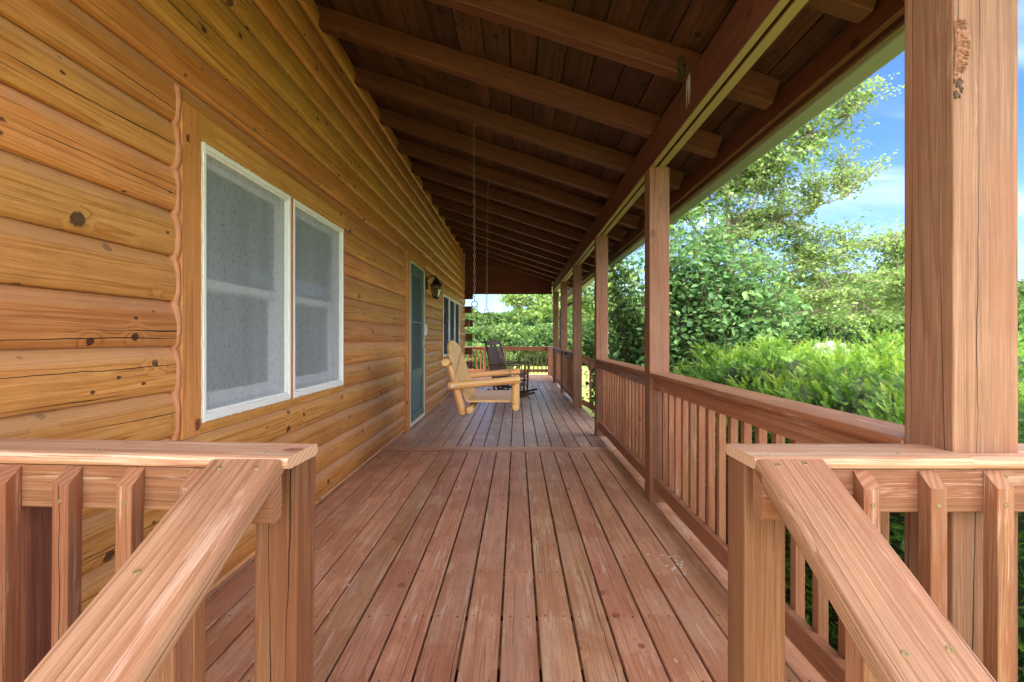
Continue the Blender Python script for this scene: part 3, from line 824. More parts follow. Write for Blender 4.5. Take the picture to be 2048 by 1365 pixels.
# ------------------------------------------------------------------ posts
def post_label(i):
    return ['thick fir porch post with a torn bark knot, nearest the camera', 'tall square porch post at the far end of the first side railing',
            'square porch post beside the gap for the side steps, nearer one', 'square porch post on the far side of the side steps gap',
            'shaded dark porch post, second from the far corner', 'shaded dark porch post closest to the far gable panel'][i]
for i, y in enumerate(POSTY):
    t = thing('porch_post', post_label(i), 'post', (1.0, y+.07, 0), group='square posts carrying the porch roof')
    s = MB(); zt = 2.3605
    s.beam((0, 0, -.02 if i else -.7), (0, 0, zt), .14, .14, (0, 1, 0), .004, rnd=[.58, .52, .5, .6, .15, .1][i], nl=1)  # the last two shafts are toned darker to stand in for shade
    if i: s.screw((.02, -.0702, zt-.06), (0, -1, 0), .007)
    if i: s.screw((.045, -.0702, zt-.03), (0, -1, 0), .006)
    o = s.build('shaft', [M['post'], M['brass']], t)
    if i == 0:
        # torn bark pocket low relief on the front and side face
        k = MB(); cz = 1.157+(677-95)*1.092/1024
        outl = lambda a: (.030*(1+.12*math.sin(3*a+1)), .066*(1+.08*math.sin(4*a)))
        b0 = len(k.v); rings_ = 6; na = 28                     # shallow dish of torn grain wrapping the corner edge
        for r_ in range(rings_+1):
            for q in range(na):
                a = -math.pi/2+math.pi*q/(na-1); ex, ez = outl(a); f = r_/rings_
                k.v.append(V((-.0695+ex*1.15*math.cos(a)*f+.0005, -.0703-.0022*(1-f*f)-random.uniform(0, .0022)*(f < .95), cz+ez*math.sin(a)*f)))
        for r_ in range(rings_):
            for q in range(na-1):
                k.face((b0+r_*na+q, b0+r_*na+q+1, b0+(r_+1)*na+q+1, b0+(r_+1)*na+q), [(0, 0), (.01, 0), (.01, .01), (0, .01)], random.random())
        for r_ in range(150):
            pz = cz+random.uniform(-.06, .06); wmax = .034*math.sqrt(max(.01, 1-((pz-cz)/.066)**2)); px = -.0695+random.uniform(0, .8)*wmax
            ln = random.uniform(.004, .012)
            k.tube([(px, -.0712, pz), (px+ln*.5, -.0738-random.uniform(0, .001), pz+random.uniform(-.0015, .0015)), (px+ln, -.0712, pz+random.uniform(-.002, .002))], [.0006, .0013, .0004], 4, mi=0)
        for r_ in range(22):
            px = -.062+random.uniform(-.007, .010); pz = cz-.064-random.uniform(0, .036)
            k.tube([(px, -.0703, pz), (px+random.uniform(-.002, .002), -.0716, pz-.005), (px+random.uniform(-.003, .003), -.0703, pz-.011)], [.001, .003, .001], 5, mi=1)
        k.build('bark_knot', [wood('torn_bark', (128, 80, 60), (148, 100, 76), (166, 120, 96), tone=.22, bump=.4), M['rocker']], t)

# ------------------------------------------------------------------ railings
def side_railing(label, y0, y1, mat_face='rail', rndface=None, x=0, cap_r=None):
    t = thing('porch_railing', label, 'railing', (1.0, y0, 0), group='railings along the open side of the porch')
    L = (y0, -1)
    def add(mb, nm, mats): o = mb.build(nm, mats, None); o.parent = t; o.location = (-1.0, -y0, 0); return o
    s = MB(); s.box((.925+x, y0+.002, .889), (1.080+x, y1-.002, .916), 'y', .008, rnd=cap_r)
    for yy in (y0+.25, (y0+y1)/2, y1-.25):
        s.screw((.985+x, yy, .916), (0, 0, 1), .005); s.screw((1.03+x, yy+.01, .916), (0, 0, 1), .005)
    add(s, 'cap_rail', [M['rail'], M['brass']])
    s = MB(); s.box((.962+x, y0+.001, .800), (1.000+x, y1-.001, .887), 'y', .004); add(s, 'top_rail', M[mat_face])
    s = MB(); s.box((.962+x, y0+.001, .088), (1.000+x, y1-.001, .177), 'y', .004); add(s, 'bottom_rail', M['rail'])
    n = int((y1-y0)/.132); p = (y1-y0)/n
    for k in range(n):
        yy = y0+p*(k+.5)
        s = MB(); s.box((1.0005+x, yy-.0175, .06), (1.0355+x, yy+.0175, .884), 'z', .002); add(s, 'baluster', M['rail'])
    return t
side_railing('porch side railing with a broad red cap, first run beside the yew hedge', POSTY[0]+.14, POSTY[1])
side_railing('second run of porch side railing with a greyed top board', POSTY[1]+.14, POSTY[2], 'weathered')
side_railing('shaded porch side railing just past the side steps', POSTY[3]+.14, POSTY[4], 'weathered')
side_railing('short shaded run of side railing between the two darkest posts', POSTY[4]+.14, POSTY[5], 'weathered')

def far_railing():
    # corner piece past the last post, then the run across the far end of the deck
    t = side_railing('last run of side railing reaching the far deck corner', POSTY[5]+.14, 16.0)
    o = thing('porch_railing', 'red railing across the far end of the deck against the lawn', 'railing', (0, 16.0, 0), group='railings along the open side of the porch')
    def add(mb, nm, mats): q = mb.build(nm, mats, None); q.parent = o; q.location = (0, -16.0, 0); return q
    s = MB(); s.box((-6.0, 15.97, .865), (1.08, 16.11, .892), 'x', .006); add(s, 'cap_rail', M['rail'])
    s = MB(); s.box((-6.0, 16.0, .775), (1.0, 16.038, .863), 'x', .004); add(s, 'top_rail', M['rail'])
    s = MB(); s.box((-6.0, 16.0, .10), (1.0, 16.038, .188), 'x', .004); add(s, 'bottom_rail', M['rail'])
    x = -5.9
    while x < .98:
        s = MB(); s.box((x, 16.04, .07), (x+.035, 16.075, .86), 'z', .002); add(s, 'baluster', M['rail']); x += .128
    for px in (1.0, -1.02, -3.4):
        s = MB(); s.box((px-.045, 15.905, 0), (px+.045, 15.998, .863), 'z', .003); add(s, 'newel_post', M['rail'])
far_railing()

def side_steps():
    """stair rail dropping away from the far side of the gap, and its steps"""
    t = thing('stair_railing', 'bare wood stair railing sloping down beside the side steps', 'railing', (1.07, 8.5, 0))
    def add(mb, nm, mats): q = mb.build(nm, mats, None); q.parent = t; q.location = (-1.07, -8.5, 0); return q
    sl = -.52
    def ln(z0, dz, w, h, nm):
        s = MB(); s.beam((1.075, 8.55, z0), (2.6, 8.55, z0+sl*1.525), w, h, (0, 0, 1), .004); add(s, nm, M['rail'])
    ln(.885, 0, .12, .03, 'hand_rail'); ln(.81, 0, .038, .085, 'top_rail'); ln(.10, 0, .038, .085, 'bottom_rail')
    for i in range(10):
        x = 1.2+.145*i; z = sl*(x-1.075)
        s = MB(); s.box((x, 8.49, .06+z), (x+.035, 8.528, .86+z), 'z', .002); add(s, 'baluster', M['rail'])
    st = thing('side_steps', 'plain wooden side steps off the porch by the shrubs', 'steps', kind='structure')
    s = MB()
    for i in range(3): s.box((1.13+.27*i, 6.3, -.19*(i+1)-.035), (1.39+.27*i, 8.44, -.19*(i+1)), 'y', .005)
    s.build('treads', M['deck'], st)
side_steps()

def baluster(mb, x, yb, yf, z0, zt):
    """square picket whose top is cut on a slope (high at the back)"""
    w = yb-yf
    mb.beam((x+.0168, (yb+yf)/2, z0), (x+.0168, (yb+yf)/2, zt), .0336, w, (0, 1, 0), .002,
            endf=lambda a, c: (0, (c-w/2)*.86 if True else 0))
    mb.screw((x+.0168+random.uniform(-.003, .003), yf-.0001, zt-.062), (0, -1, 0), .005)

def front_right():
    t = thing('porch_railing', 'short pale railing right of the steps with slant cut pickets', 'railing', (.484, 1.09, 0))
    def add(mb, nm, mats): q = mb.build(nm, mats, None); q.parent = t; q.location = (-.484, -1.09, 0); return q
    s = MB(); z0, z1 = .8895, .9145
    # cap notched round the big post
    s.box((.483, 1.040, z0), (.929, 1.186, z1), 'x', .009, rnd=.7)
    s.beam((.9292, 1.0648, (z0+z1)/2), (1.75, 1.0648, (z0+z1)/2), .0495, z1-z0, (0, 0, 1), .009, rnd=.7)
    s.box((1.0715, 1.092, z0), (1.75, 1.186, z1), 'x', .006, rnd=.7)
    for xx in (.53, .80, 1.2): s.screw((xx, 1.075, z1), (0, 0, 1))
    add(s, 'cap_rail', [M['cap'], M['brass']])
    s = MB(); s.box((.5735, 1.053, .798), (1.75, 1.0915, .8885), 'x', .004); s.screw((1.005, 1.0529, .872), (0, -1, 0)); add(s, 'top_rail', [M['front'], M['brass']])
    s = MB(); s.box((.5735, 1.053, .088), (1.75, 1.0915, .177), 'x', .004); add(s, 'bottom_rail', M['front'])
    s = MB(); s.box((.484, 1.092, -.7), (.573, 1.181, .8885), 'z', .004, rnd=.45); add(s, 'newel_post', M['newel'])
    for i in range(8):
        s = MB(); baluster(s, .690+.1333*i, 1.0525, 1.019, .03, .886); add(s, 'baluster', [M['front'], M['brass']])
    h = thing('stair_railing', 'sloping hand rail board on the right of the front steps', 'hand rail', (.55, 1.0, 0), group='hand rails of the front steps')
    def addh(mb, nm, mats): q = mb.build(nm, mats, None); q.parent = h; q.location = (-.55, -1.0, 0); return q
    s = MB(); sl = .53; c = math.sqrt(1+sl*sl)
    ax = V((0, -1, -sl))/c; nn = V((0, -sl, 1))/c
    a = V((.5525, 1.040, .917)) - nn*.019; bq = a+V((0, -1.2, -1.2*sl))
    s.beam(a, bq, .137, .038, nn, .008, endf=lambda p, q: (q*sl-.002, 0), rnd=.72)
    for (dx, dy) in ((-.035, .022), (.022, .018), (.035, .345), (-.03, .35)):
        p = V((.5525+dx, 1.040-dy, .917-dy*sl)); s.screw(p, nn, .0055)
    addh(s, 'hand_rail', [M['handrail'], M['brass']])
    s = MB(); s.box((.484, 1.013, .795), (.574, 1.0525, .8885), 'x', .006, rnd=.6); s.screw((.553, 1.0129, .83), (0, -1, 0)); addh(s, 'mounting_block', [M['front'], M['brass']])
    for i in range(4):
        y = .83-.135*i; zt = .917-(1.04-y)*sl-.045
        s = MB(); s.box((.562, y, zt-.80), (.600, y+.05, zt), 'z', .003); addh(s, 'baluster', M['front'])
    s = MB(); s.box((.507, -.19, -1.3), (.597, -.10, .917-1.15*sl-.05), 'z', .004); addh(s, 'newel_post', M['newel'])
front_right()

def front_left():
    t = thing('porch_railing', 'short pale railing left of the steps meeting the log wall', 'railing', (-.473, 1.03, 0), (0, .010, math.radians(-2.4)))
    def add(mb, nm, mats): q = mb.build(nm, mats, None); q.parent = t; q.location = (.473, -1.03, 0); return q
    z0, z1 = .8915, .9175; XE = -1.40
    s = MB(); s.box((XE, 1.030, z0), (-.4715, 1.172, z1), 'x', .009, rnd=.66)
    for xx in (-.53, -.9, -1.2): s.screw((xx, 1.065, z1), (0, 0, 1)); s.screw((xx, 1.14, z1), (0, 0, 1))
    add(s, 'cap_rail', [M['cap'], M['brass']])
    s = MB(); s.box((XE, 1.040, .801), (-.5655, 1.0785, .8905), 'x', .004, rnd=.75); add(s, 'top_rail', M['front'])
    s = MB(); s.box((XE, 1.040, .088), (-.5655, 1.0785, .177), 'x', .004); add(s, 'bottom_rail', M['front'])
    s = MB(); s.box((-.5645, 1.079, -.7), (-.4735, 1.170, .8905), 'z', .004, rnd=.5); add(s, 'newel_post', M['newel'])
    s = MB(); s.box((-1.16, 1.079, -.7), (-1.062, 1.170, .8905), 'z', .004, rnd=.35); add(s, 'rear_post', M['newel'])
    for i in range(6):
        s = MB(); baluster(s, -.808-.1315*i, 1.0395, 1.006, .03, .888); add(s, 'baluster', [M['front'], M['brass']])
    s = MB(); baluster(s, -.808+.1315, 1.0395, 1.006, .03, .888); add(s, 'baluster', [M['front'], M['brass']])
    h = thing('stair_railing', 'scuffed sloping hand rail board on the left of the front steps', 'hand rail', (-.543, 1.0, 0), group='hand rails of the front steps')
    def addh(mb, nm, mats): q = mb.build(nm, mats, None); q.parent = h; q.location = (.543, -1.0, 0); return q
    s = MB(); sl = .465; c = math.sqrt(1+sl*sl)
    nn = V((0, -sl, 1))/c
    a = V((-.543, 1.028, .9185)) - nn*.019; bq = a+V((0, -1.2, -1.2*sl))
    s.beam(a, bq, .140, .038, nn, .008, endf=lambda p, q: (q*sl-.002, 0), rnd=.8)
    for (dx, dy) in ((-.038, .030), (.034, .030), (-.035, .25), (.03, .5)):
        p = V((-.543+dx, 1.028-dy, .9185-dy*sl)); s.screw(p, nn, .0055)
    addh(s, 'hand_rail', [M['handrail'], M['brass']])
    s = MB(); s.box((-.565, .988, .797), (-.4735, 1.0295, .8885), 'x', .006, rnd=.6); s.screw((-.505, .9879, .83), (0, -1, 0)); addh(s, 'mounting_block', [M['front'], M['brass']])
    for i in range(4):
        y = .845-.135*i; zt = .9185-(1.028-y)*sl-.045
        s = MB(); s.box((-.604, y, zt-.80), (-.565, y+.05, zt), 'z', .003); addh(s, 'baluster', M['front'])
    s = MB(); s.box((-.59, -.19, -1.3), (-.50, -.10, .9185-1.14*sl-.05), 'z', .004); addh(s, 'newel_post', M['newel'])
front_left()

# ------------------------------------------------------------------ porch swing
def chain(mb, a, b, pitch=.034, r=.0026, lw=.009):
    a = V(a); b = V(b); L = (b-a).length; n = max(1, round(L/pitch)); ax = (b-a)/L; p = L/n
    ref = V((1, 0, 0)) if abs(ax.x) < .8 else V((0, 1, 0))
    s1 = ax.cross(ref).normalized(); s2 = ax.cross(s1)
    for i in range(n):
        c = a+ax*p*(i+.5); sd = s1 if i % 2 else s2
        hl = p*.5+r*.8
        pts = []
        for k in range(9):
            t = 2*math.pi*k/8; pts.append(c+ax*hl*math.cos(t)+sd*lw*math.sin(t)*(1.15 if k in (2, 6) else 1))
        mb.tube(pts, r, 5, caps=False)
def ring(mb, c, R=.026, r=.0042, nrm=(0, 1, 0)):
    c = V(c); pts = []
    for k in range(17):
        t = 2*math.pi*k/16; pts.append(c+V((R*math.cos(t), 0, R*math.sin(t))))
    mb.tube(pts, r, 6, caps=False)
def swing():
    t = thing('porch_swing', 'golden pine log porch swing hanging on four chains from the rafters', 'porch swing', (-.3, 4.93, .5))
    def add(mb, nm, mats): q = mb.build(nm, mats, None); q.parent = t; q.location = (.3, -4.93, -.5); return q
    yn, yf = 4.40, 5.40
    for y, so in ((yn, -1), (yf, 1)):
        s = MB(); s.pole((-.462, y, .503), (-.582, y, .925), .037, .034, wob=.04); add(s, 'back_leg', M['pine'])
        s = MB(); s.pole((-.016, y+.02*(-so), .545), (-.014, y+.02*(-so), .772), .037, .034, wob=.04); add(s, 'front_leg', M['pine'])
        s = MB(); s.pole((-.585, y+so*.062, .752), (.026, y+so*.062, .806), .034, .032, wob=.025); add(s, 'arm', M['pine'])
    s = MB(); s.pole((-.612, yn-.06, .950), (-.612, yf+.06, .950), .034, wob=.03); add(s, 'top_log', M['pine'])
    s = MB(); s.pole((-.405, yn-.05, .545), (-.405, yf+.05, .545), .032, wob=.03); add(s, 'rear_seat_log', M['pine'])
    s = MB(); s.pole((-.012, yn-.055, .568), (-.012, yf+.055, .568), .031, wob=.03); add(s, 'front_seat_log', M['pine'])
    s = MB(); n = 11; p = (yf-yn-.10)/n
    for i in range(n):
        y = yn+.05+p*(i+.5)
        s.box((-.435, y-p/2+.007, .598), (-.045, y+p/2-.007, .617), 'x', .004, rnd=.4+random.uniform(-.15, .15))
    add(s, 'seat', M['pine'])
    s = MB(); n = 12; p = (yf-yn-.08)/n
    d = V((-.19, 0, .52)).normalized()
    for i in range(n):
        t_ = (i+.5)/n*2-1
        Ltop = .41+.145*math.sqrt(max(0, 1-t_*t_))
        def top(x, yy, t_=t_, p=p):
            tt = t_+x/(p*n/2)
            return 0, .145*(math.sqrt(max(0, 1-min(1, tt*tt)))-math.sqrt(max(0, 1-t_*t_)))
        yb = yn+.04+p*(i+.5); a = V((-.442, yb*.985+4.9*.015, .612)); bq = a+d*Ltop; bq.y = yb+t_*.012
        s.beam(a, bq, p-.014, .020, (1, 0, .36), .004, endf=top, rnd=.5+(.3 if i % 2 else -.3)+random.uniform(-.15, .15))
    add(s, 'backrest', M['pine'])
    s = MB(); s.box((-.555, yn+.03, .80), (-.533, yf-.03, .855), 'y', .004); add(s, 'back_brace', M['pine'])
    tops = [V((-.372, 4.395, roofz(-.372)-.002)), V((-.342, 5.97, roofz(-.342)-.002))]
    rings = [V((-.367, 4.40, 1.451)), V((-.335, 5.58, 1.447))]
    for tp, rg, y, so in ((tops[0], rings[0], yn, -1), (tops[1], rings[1], yf, 1)):
        s = MB(); ring(s, rg)
        hk = tp-V((0, 0, .05)); s.tube([tp, tp-V((0, 0, .03)), hk+V((.018, 0, .012)), hk], [.005, .005, .004, .004], 6)
        s.tube([tp-V((.025, 0, .028)), tp-V((-.03, 0, .018))], .003, 5)
        chain(s, hk, rg+V((0, 0, .026)))
        e1 = V((-.538, y+so*.062, .792)); e2 = V((-.045, y+so*.062, .842))
        chain(s, rg-V((.012, 0, .022)), e1, r=.0024, lw=.008); chain(s, rg-V((-.012, 0, .022)), e2, r=.0024, lw=.008)
        add(s, 'chain', M['chain'])
        s = MB(); s.tube([(-.545, y+so*.090, .757), (-.545, y+so*.106, .757)], .016, 12); add(s, 'bolt', M['steel'])
        s = MB(); s.tube([(-.045, y+so*.062, .83), (-.045, y+so*.062, .85)], .007, 8); add(s, 'eye_bolt', M['steel'])
swing()

# ------------------------------------------------------------------ rocking chairs
def make_rocker():
    t = thing('rocking_chair', 'dark brown slatted rocking chair, the one nearer the swing', 'rocking chair', (0, 0, 0), group='dark rocking chairs side by side')
    R = M['rocker']
    for sy in (-1, 1):
        s = MB(); pts = []; 
        for k in range(13):
            x = -.46+k*.92/12; z = .02+.42*(x*x)*.75
            pts.append((x, z))
        for (x, z), (x2, z2) in zip(pts, pts[1:]):
            s.beam((x-.003, sy*.25, z), (x2+.003, sy*.25, z2), .028, .042, (0, 0, 1), .004, rnd=.5)
        s.build('rocker', R, t)
        s = MB(); y = sy*.245
        s.tube([(-.20, y, .05), (-.235, y, .40), (-.30, y, .72), (-.395, y, 1.10)], [.019, .022, .021, .018], 10)
        s.tube([(-.395, y, 1.10), (-.401, y, 1.118), (-.406, y, 1.135), (-.41, y, 1.15)], [.014, .021, .021, .006], 10)
        s.build('back_post', R, t)
        s = MB(); y = sy*.27
        s.tube([(.235, y, .055), (.24, y, .20), (.245, y, .40), (.252, y, .52), (.258, y, .62)], [.016, .021, .022, .017, .020], 10)
        s.build('front_leg', R, t)
        s = MB(); s.beam((-.295, sy*.268, .655), (.33, sy*.285, .640), .085, .022, (0, 0, 1), .008); s.build('arm', R, t)
        for z in (.16, .25, .33):
            s = MB(); s.tube([(-.215, sy*.247, z+.01), (.242, sy*.268, z)], .010, 8); s.build('stretcher', R, t)
    for (x, z) in ((.238, .17), (.243, .29), (-.215, .22)):
        s = MB(); s.tube([(x, -.26, z), (x, .26, z)], .011, 8); s.build('stretcher', R, t)
    s = MB()
    for i in range(7): s.beam((-.23+.075*i, -.25, .405+.005*i), (-.23+.075*i, .25, .405+.005*i), .068, .018, (0, 0, 1), .004)
    s.box((-.26, -.26, .365), (-.235, .26, .40), 'y', .003); s.box((.24, -.26, .385), (.265, .26, .43), 'y', .003)
    s.build('seat', R, t)
    def bp(z): return -.235-(z-.40)*.2 if z < .72 else -.30-(z-.72)*.25
    s = MB(); s.beam((bp(1.07), -.235, 1.065), (bp(1.07), .235, 1.065), .024, .085, (-.25, 0, 1), .005); s.build('crest_rail', R, t)
    s = MB(); s.beam((bp(.955), -.235, .955), (bp(.955), .235, .955), .024, .055, (-.25, 0, 1), .005); s.build('back_rail', R, t)
    s = MB(); s.beam((bp(.47), -.235, .47), (bp(.47), .235, .47), .024, .06, (-.2, 0, 1), .005)
    s.build('back_rail', R, t)
    for i in range(4):
        y = -.165+.11*i
        s = MB(); s.beam((bp(.48)+.004, y, .48), (bp(.935)+.004, y, .935), .092, .014, (1, 0, .22), .003); s.build('back_slat', R, t)
    return t
rk = make_rocker()
rk.location = (-.17, 10.0, .0); rk.rotation_euler.z = math.radians(-17)
def dup(root, loc, rz, label):
    r = root.copy(); COL.objects.link(r); r.location = loc; r.rotation_euler.z = rz; r['label'] = label
    for ch in list(root.children):
        c = ch.copy(); COL.objects.link(c); c.parent = r
    return r
dup(rk, (-.10, 10.72, .0), math.radians(-21), 'dark brown slatted rocking chair, the one farther from the swing')

# ------------------------------------------------------------------ wall lantern and small box
def lantern():
    t = thing('wall_lantern', 'black wall lantern with clear glass panes right of the teal door', 'lantern', (-1.39, 7.80, 1.9))
    t.scale = (.88, .88, .88)
    B = M['black']
    s = MB(); s.box((.0, -.055, .00), (.022, .055, .22), 'z', .008); s.build('back_plate', B, t)
    s = MB(); s.tube([(.02, 0, .17), (.06, 0, .22), (.12, 0, .235), (.165, 0, .205), (.175, 0, .165)], .009, 8); s.build('arm', B, t)
    c = (.175, 0, 0)
    s = MB(); s.lathe([(.0, .255), (.008, .25), (.006, .225), (.016, .215), (.016, .205), (.008, .195), (.03, .185), (.042, .165), (.05, .16), (.054, .145), (.085, .10), (.102, .085), (.102, .07), (.09, .068), (.0, .068)], c, 6, sm=False); s.build('cap', B, t)
    s = MB()
    for k in range(6):
        a0 = 2*math.pi*k/6; a1 = 2*math.pi*(k+1)/6
        p = lambda r, a, z: (c[0]+r*math.cos(a), r*math.sin(a), z)
        s.tube([p(.088, a0, .07), p(.092, a0, -.0), p(.058, a0, -.135)], .0042, 5)
        s.tube([p(.058, a0, -.135), p(.058, a1, -.135)], .005, 5)
        s.tube([p(.092, a0, .0), p(.092, a1, .0)], .003, 5)
    s.lathe([(.058, -.132), (.06, -.145), (.03, -.158), (.008, -.17), (.0, -.172)], c, 6, sm=False)
    s.build('cage', B, t)
    s = MB()
    for k in range(6):
        a0 = 2*math.pi*k/6; a1 = 2*math.pi*(k+1)/6
        p = lambda r, a, z: (c[0]+r*math.cos(a), r*math.sin(a), z)
        s.poly([p(.086, a0, .068), p(.086, a1, .068), p(.090, a1, .0), p(.090, a0, .0)]); s.poly([p(.090, a0, .0), p(.090, a1, .0), p(.056, a1, -.134), p(.056, a0, -.134)])
    s.build('glass_panes', M['lampglass'], t)
    s = MB(); s.lathe([(.011, -.13), (.011, -.04), (.013, -.03), (.018, -.005), (.012, .02), (.002, .045)], c, 10); s.build('bulb', plain('lamp_bulb', (120, 114, 104), .5), t)
lantern()
s = MB(); s.box((-.035, -.035, 0), (.0, .035, .16), 'z', .006); s.box((0.0, -.028, .02), (.012, .028, .14), 'z', .006)
o = s.build('key_box', M['white']); o.location = (-1.345, 7.565, 1.2); tag(o, 'small white plastic box fixed beside the teal door', 'wall box')

# ------------------------------------------------------------------ paint flakes on the deck
s = MB()
def flake(x, y, r):
    n = random.randint(5, 7); b0 = len(s.v); z = .0018
    a0 = random.uniform(0, 6)
    for zz, q in ((z, 1), (z+.0012, .8)):
        for k in range(n):
            a = a0+2*math.pi*k/n; rr = r*q*(.6+.4*math.sin(k*2.3+a0)**2); s.v.append(V((x+rr*math.cos(a), y+rr*1.3*math.sin(a), zz)))
    for k in range(n): s.face((b0+k, b0+(k+1) % n, b0+n+(k+1) % n, b0+n+k), [(0, 0)]*4)
    s.face([b0+n+k for k in range(n)], [(0, 0)]*n)
for (px, py, n, sp, rr) in ((1345, 1128, 24, .085, .008), (1240, 1085, 14, .2, .004), (990, 945, 18, .18, .007), (920, 970, 10, .15, .007), (700, 1130, 10, .2, .007), (1000, 1200, 22, .45, .0028), (1300, 1180, 14, .2, .003)):
    Y = CAMZ*1024/(py-677); X = (px-1034.5)*Y/1024
    for i in range(n): flake(X+random.gauss(0, sp*.6), Y+random.gauss(0, sp), rr*random.uniform(.35, 1.25))
o = s.build('paint_flakes', M['flake']); tag(o, 'tiny white paint flakes scattered on the deck boards', 'paint flakes', kind='stuff')

# ------------------------------------------------------------------ vegetation
def rotmats(dirs, ups_noise=1.):
    """frames whose x axis is dirs, random roll biased so z looks up"""
    n = len(dirs); x = dirs/np.linalg.norm(dirs, axis=1, keepdims=True)
    up = np.tile([0, 0, 1.], (n, 1))+RNG.normal(0, ups_noise, (n, 3))
    y = np.cross(up, x); y /= np.linalg.norm(y, axis=1, keepdims=True)+1e-9
    z = np.cross(x, y)
    return np.stack([x, y, z], axis=2)
def stamp(tv, tf, pos, R, sc):
    """copies of a small template (verts tv, faces tf of equal size) -> verts, flat faces, counts"""
    n = len(pos); nv = len(tv)
    v = np.einsum('nij,vj->nvi', R, tv)*sc[:, None, None]+pos[:, None, :]
    tf = np.asarray(tf); f = (tf[None]+(np.arange(n)*nv)[:, None, None]).reshape(-1)
    return v.reshape(-1, 3), f, np.full(n*len(tf), tf.shape[1], dtype=np.int32)
OVATE = (np.array([(0, 0, 0), (.30, .30, .05), (.62, .26, .03), (1, 0, -.08), (.62, -.26, .03), (.30, -.30, .05), (.35, 0, -.02), (.68, 0, -.03)]),
         [(0, 6, 1, 1), (6, 7, 2, 1), (7, 3, 2, 2), (0, 5, 5, 6), (6, 5, 4, 7), (7, 4, 4, 3)])
OVATE = (np.array([(0, 0, 0), (.22, .24, .05), (.5, .31, .05), (1, 0, -.1), (.5, -.31, .05), (.22, -.24, .05), (.45, 0, -.03)]),
         [(0, 6, 2, 1), (6, 3, 2, 2), (0, 5, 4, 6), (6, 4, 4, 3)])
OVATE_T = (OVATE[0], [(0, 6, 1), (1, 6, 2), (2, 6, 3), (0, 5, 6), (5, 4, 6), (4, 3, 6)])
MAPLE_T = (np.array([(0, 0, 0), (.12, .42, .03), (.42, .22, 0), (.62, .55, -.02), (.66, .18, 0), (1, 0, -.08), (.66, -.18, 0), (.62, -.55, -.02), (.42, -.22, 0), (.12, -.42, .03)]),
           [(0, 2, 1), (0, 4, 2), (2, 4, 3), (0, 6, 4), (4, 6, 5), (0, 8, 6), (8, 7, 6), (0, 9, 8)])
CLUMP_T = (np.array([(0, 0, 0), (.5, .45, .1), (1, .05, -.1), (.5, -.4, .12), (.1, .3, .5), (.6, .1, .55), (.4, -.3, -.45), (.9, -.2, -.35)]),
           [(0, 1, 2), (0, 2, 3), (0, 4, 5), (3, 6, 7)])

def mesh_from_tubes(paths, name, mat, parent, seg=5):
    s = MB()
    for pts, rad in paths: s.tube(pts, rad, seg, caps=False)
    return s.build(name, mat, parent, fix=False)
def curve(a, b, sag=0., n=6, jit=.05):
    a = V(a); b = V(b); L = (b-a).length
    out = []
    for i in range(n+1):
        t = i/n; p = a+(b-a)*t; p.z += sag*L*4*t*(1-t)
        if 0 < i < n: p += V((random.gauss(0, jit), random.gauss(0, jit), random.gauss(0, jit)))*L*.3
        out.append(p)
    return out

def foliage_along(twigs, per_m, jitter, size, tmpl, droop=.2, flat=1., start=.35, noise=.7):
    P = []; D = []
    for pts in twigs:
        n = len(pts); L = sum((pts[i+1]-pts[i]).length for i in range(n-1))
        k = max(2, int(L*(1-start)*per_m))
        for _ in range(k):
            t = start+(1-start)*random.random(); f = t*(n-1); i = min(n-2, int(f)); p = pts[i].lerp(pts[i+1], f-i); ax = (pts[i+1]-pts[i]).normalized()
            P.append((p.x, p.y, p.z)); D.append((ax.x, ax.y, ax.z))
    P = np.array(P); D = np.array(D); n = len(P)
    off = RNG.normal(0, jitter, (n, 3)); off[:, 2] *= flat
    P = P+off
    dirs = D*.5+RNG.normal(0, .6, (n, 3)); dirs[:, 2] = dirs[:, 2]*.5-droop
    R = rotmats(dirs, noise)
    sc = size*RNG.uniform(.6, 1.2, n)
    v, f, c = stamp(tmpl[0], tmpl[1], P, R, sc)
    return v, f, c, n

def ell(c, r, n, shell=.55):
    out = []
    while len(out) < n:
        p = V((random.gauss(0, 1), random.gauss(0, 1), random.gauss(0, 1))).normalized()
        q = (shell**3+(1-shell**3)*random.random())**(1/3)
        out.append(V(c)+V((p.x*r[0], p.y*r[1], p.z*r[2]))*q)
    return out

M['lilac'] = leafmat('lilac_leaves', [(0, (58, 90, 54)), (.45, (96, 136, 84)), (.8, (122, 158, 92)), (1, (152, 182, 100))], .3, .5, .05)
M['lilacdark'] = leafmat('dark_leaves', [(0, (44, 80, 34)), (.5, (70, 112, 46)), (1, (112, 150, 66))], .3, .45, .08)
M['maple'] = leafmat('maple_leaves', [(0, (90, 120, 64)), (.5, (130, 160, 90)), (1, (172, 196, 124))], .38, .5, .06)
M['wood'] = leafmat('forest_leaves', [(0, (46, 72, 44)), (.4, (80, 112, 62)), (.75, (116, 142, 80)), (1, (156, 172, 96))], .25, .6, .04)
M['yew'] = leafmat('yew_needles', [(0, (38, 72, 30)), (.25, (80, 126, 46)), (.5, (134, 176, 64)), (.78, (184, 204, 88)), (1, (222, 212, 122))], .3, .42, .08)

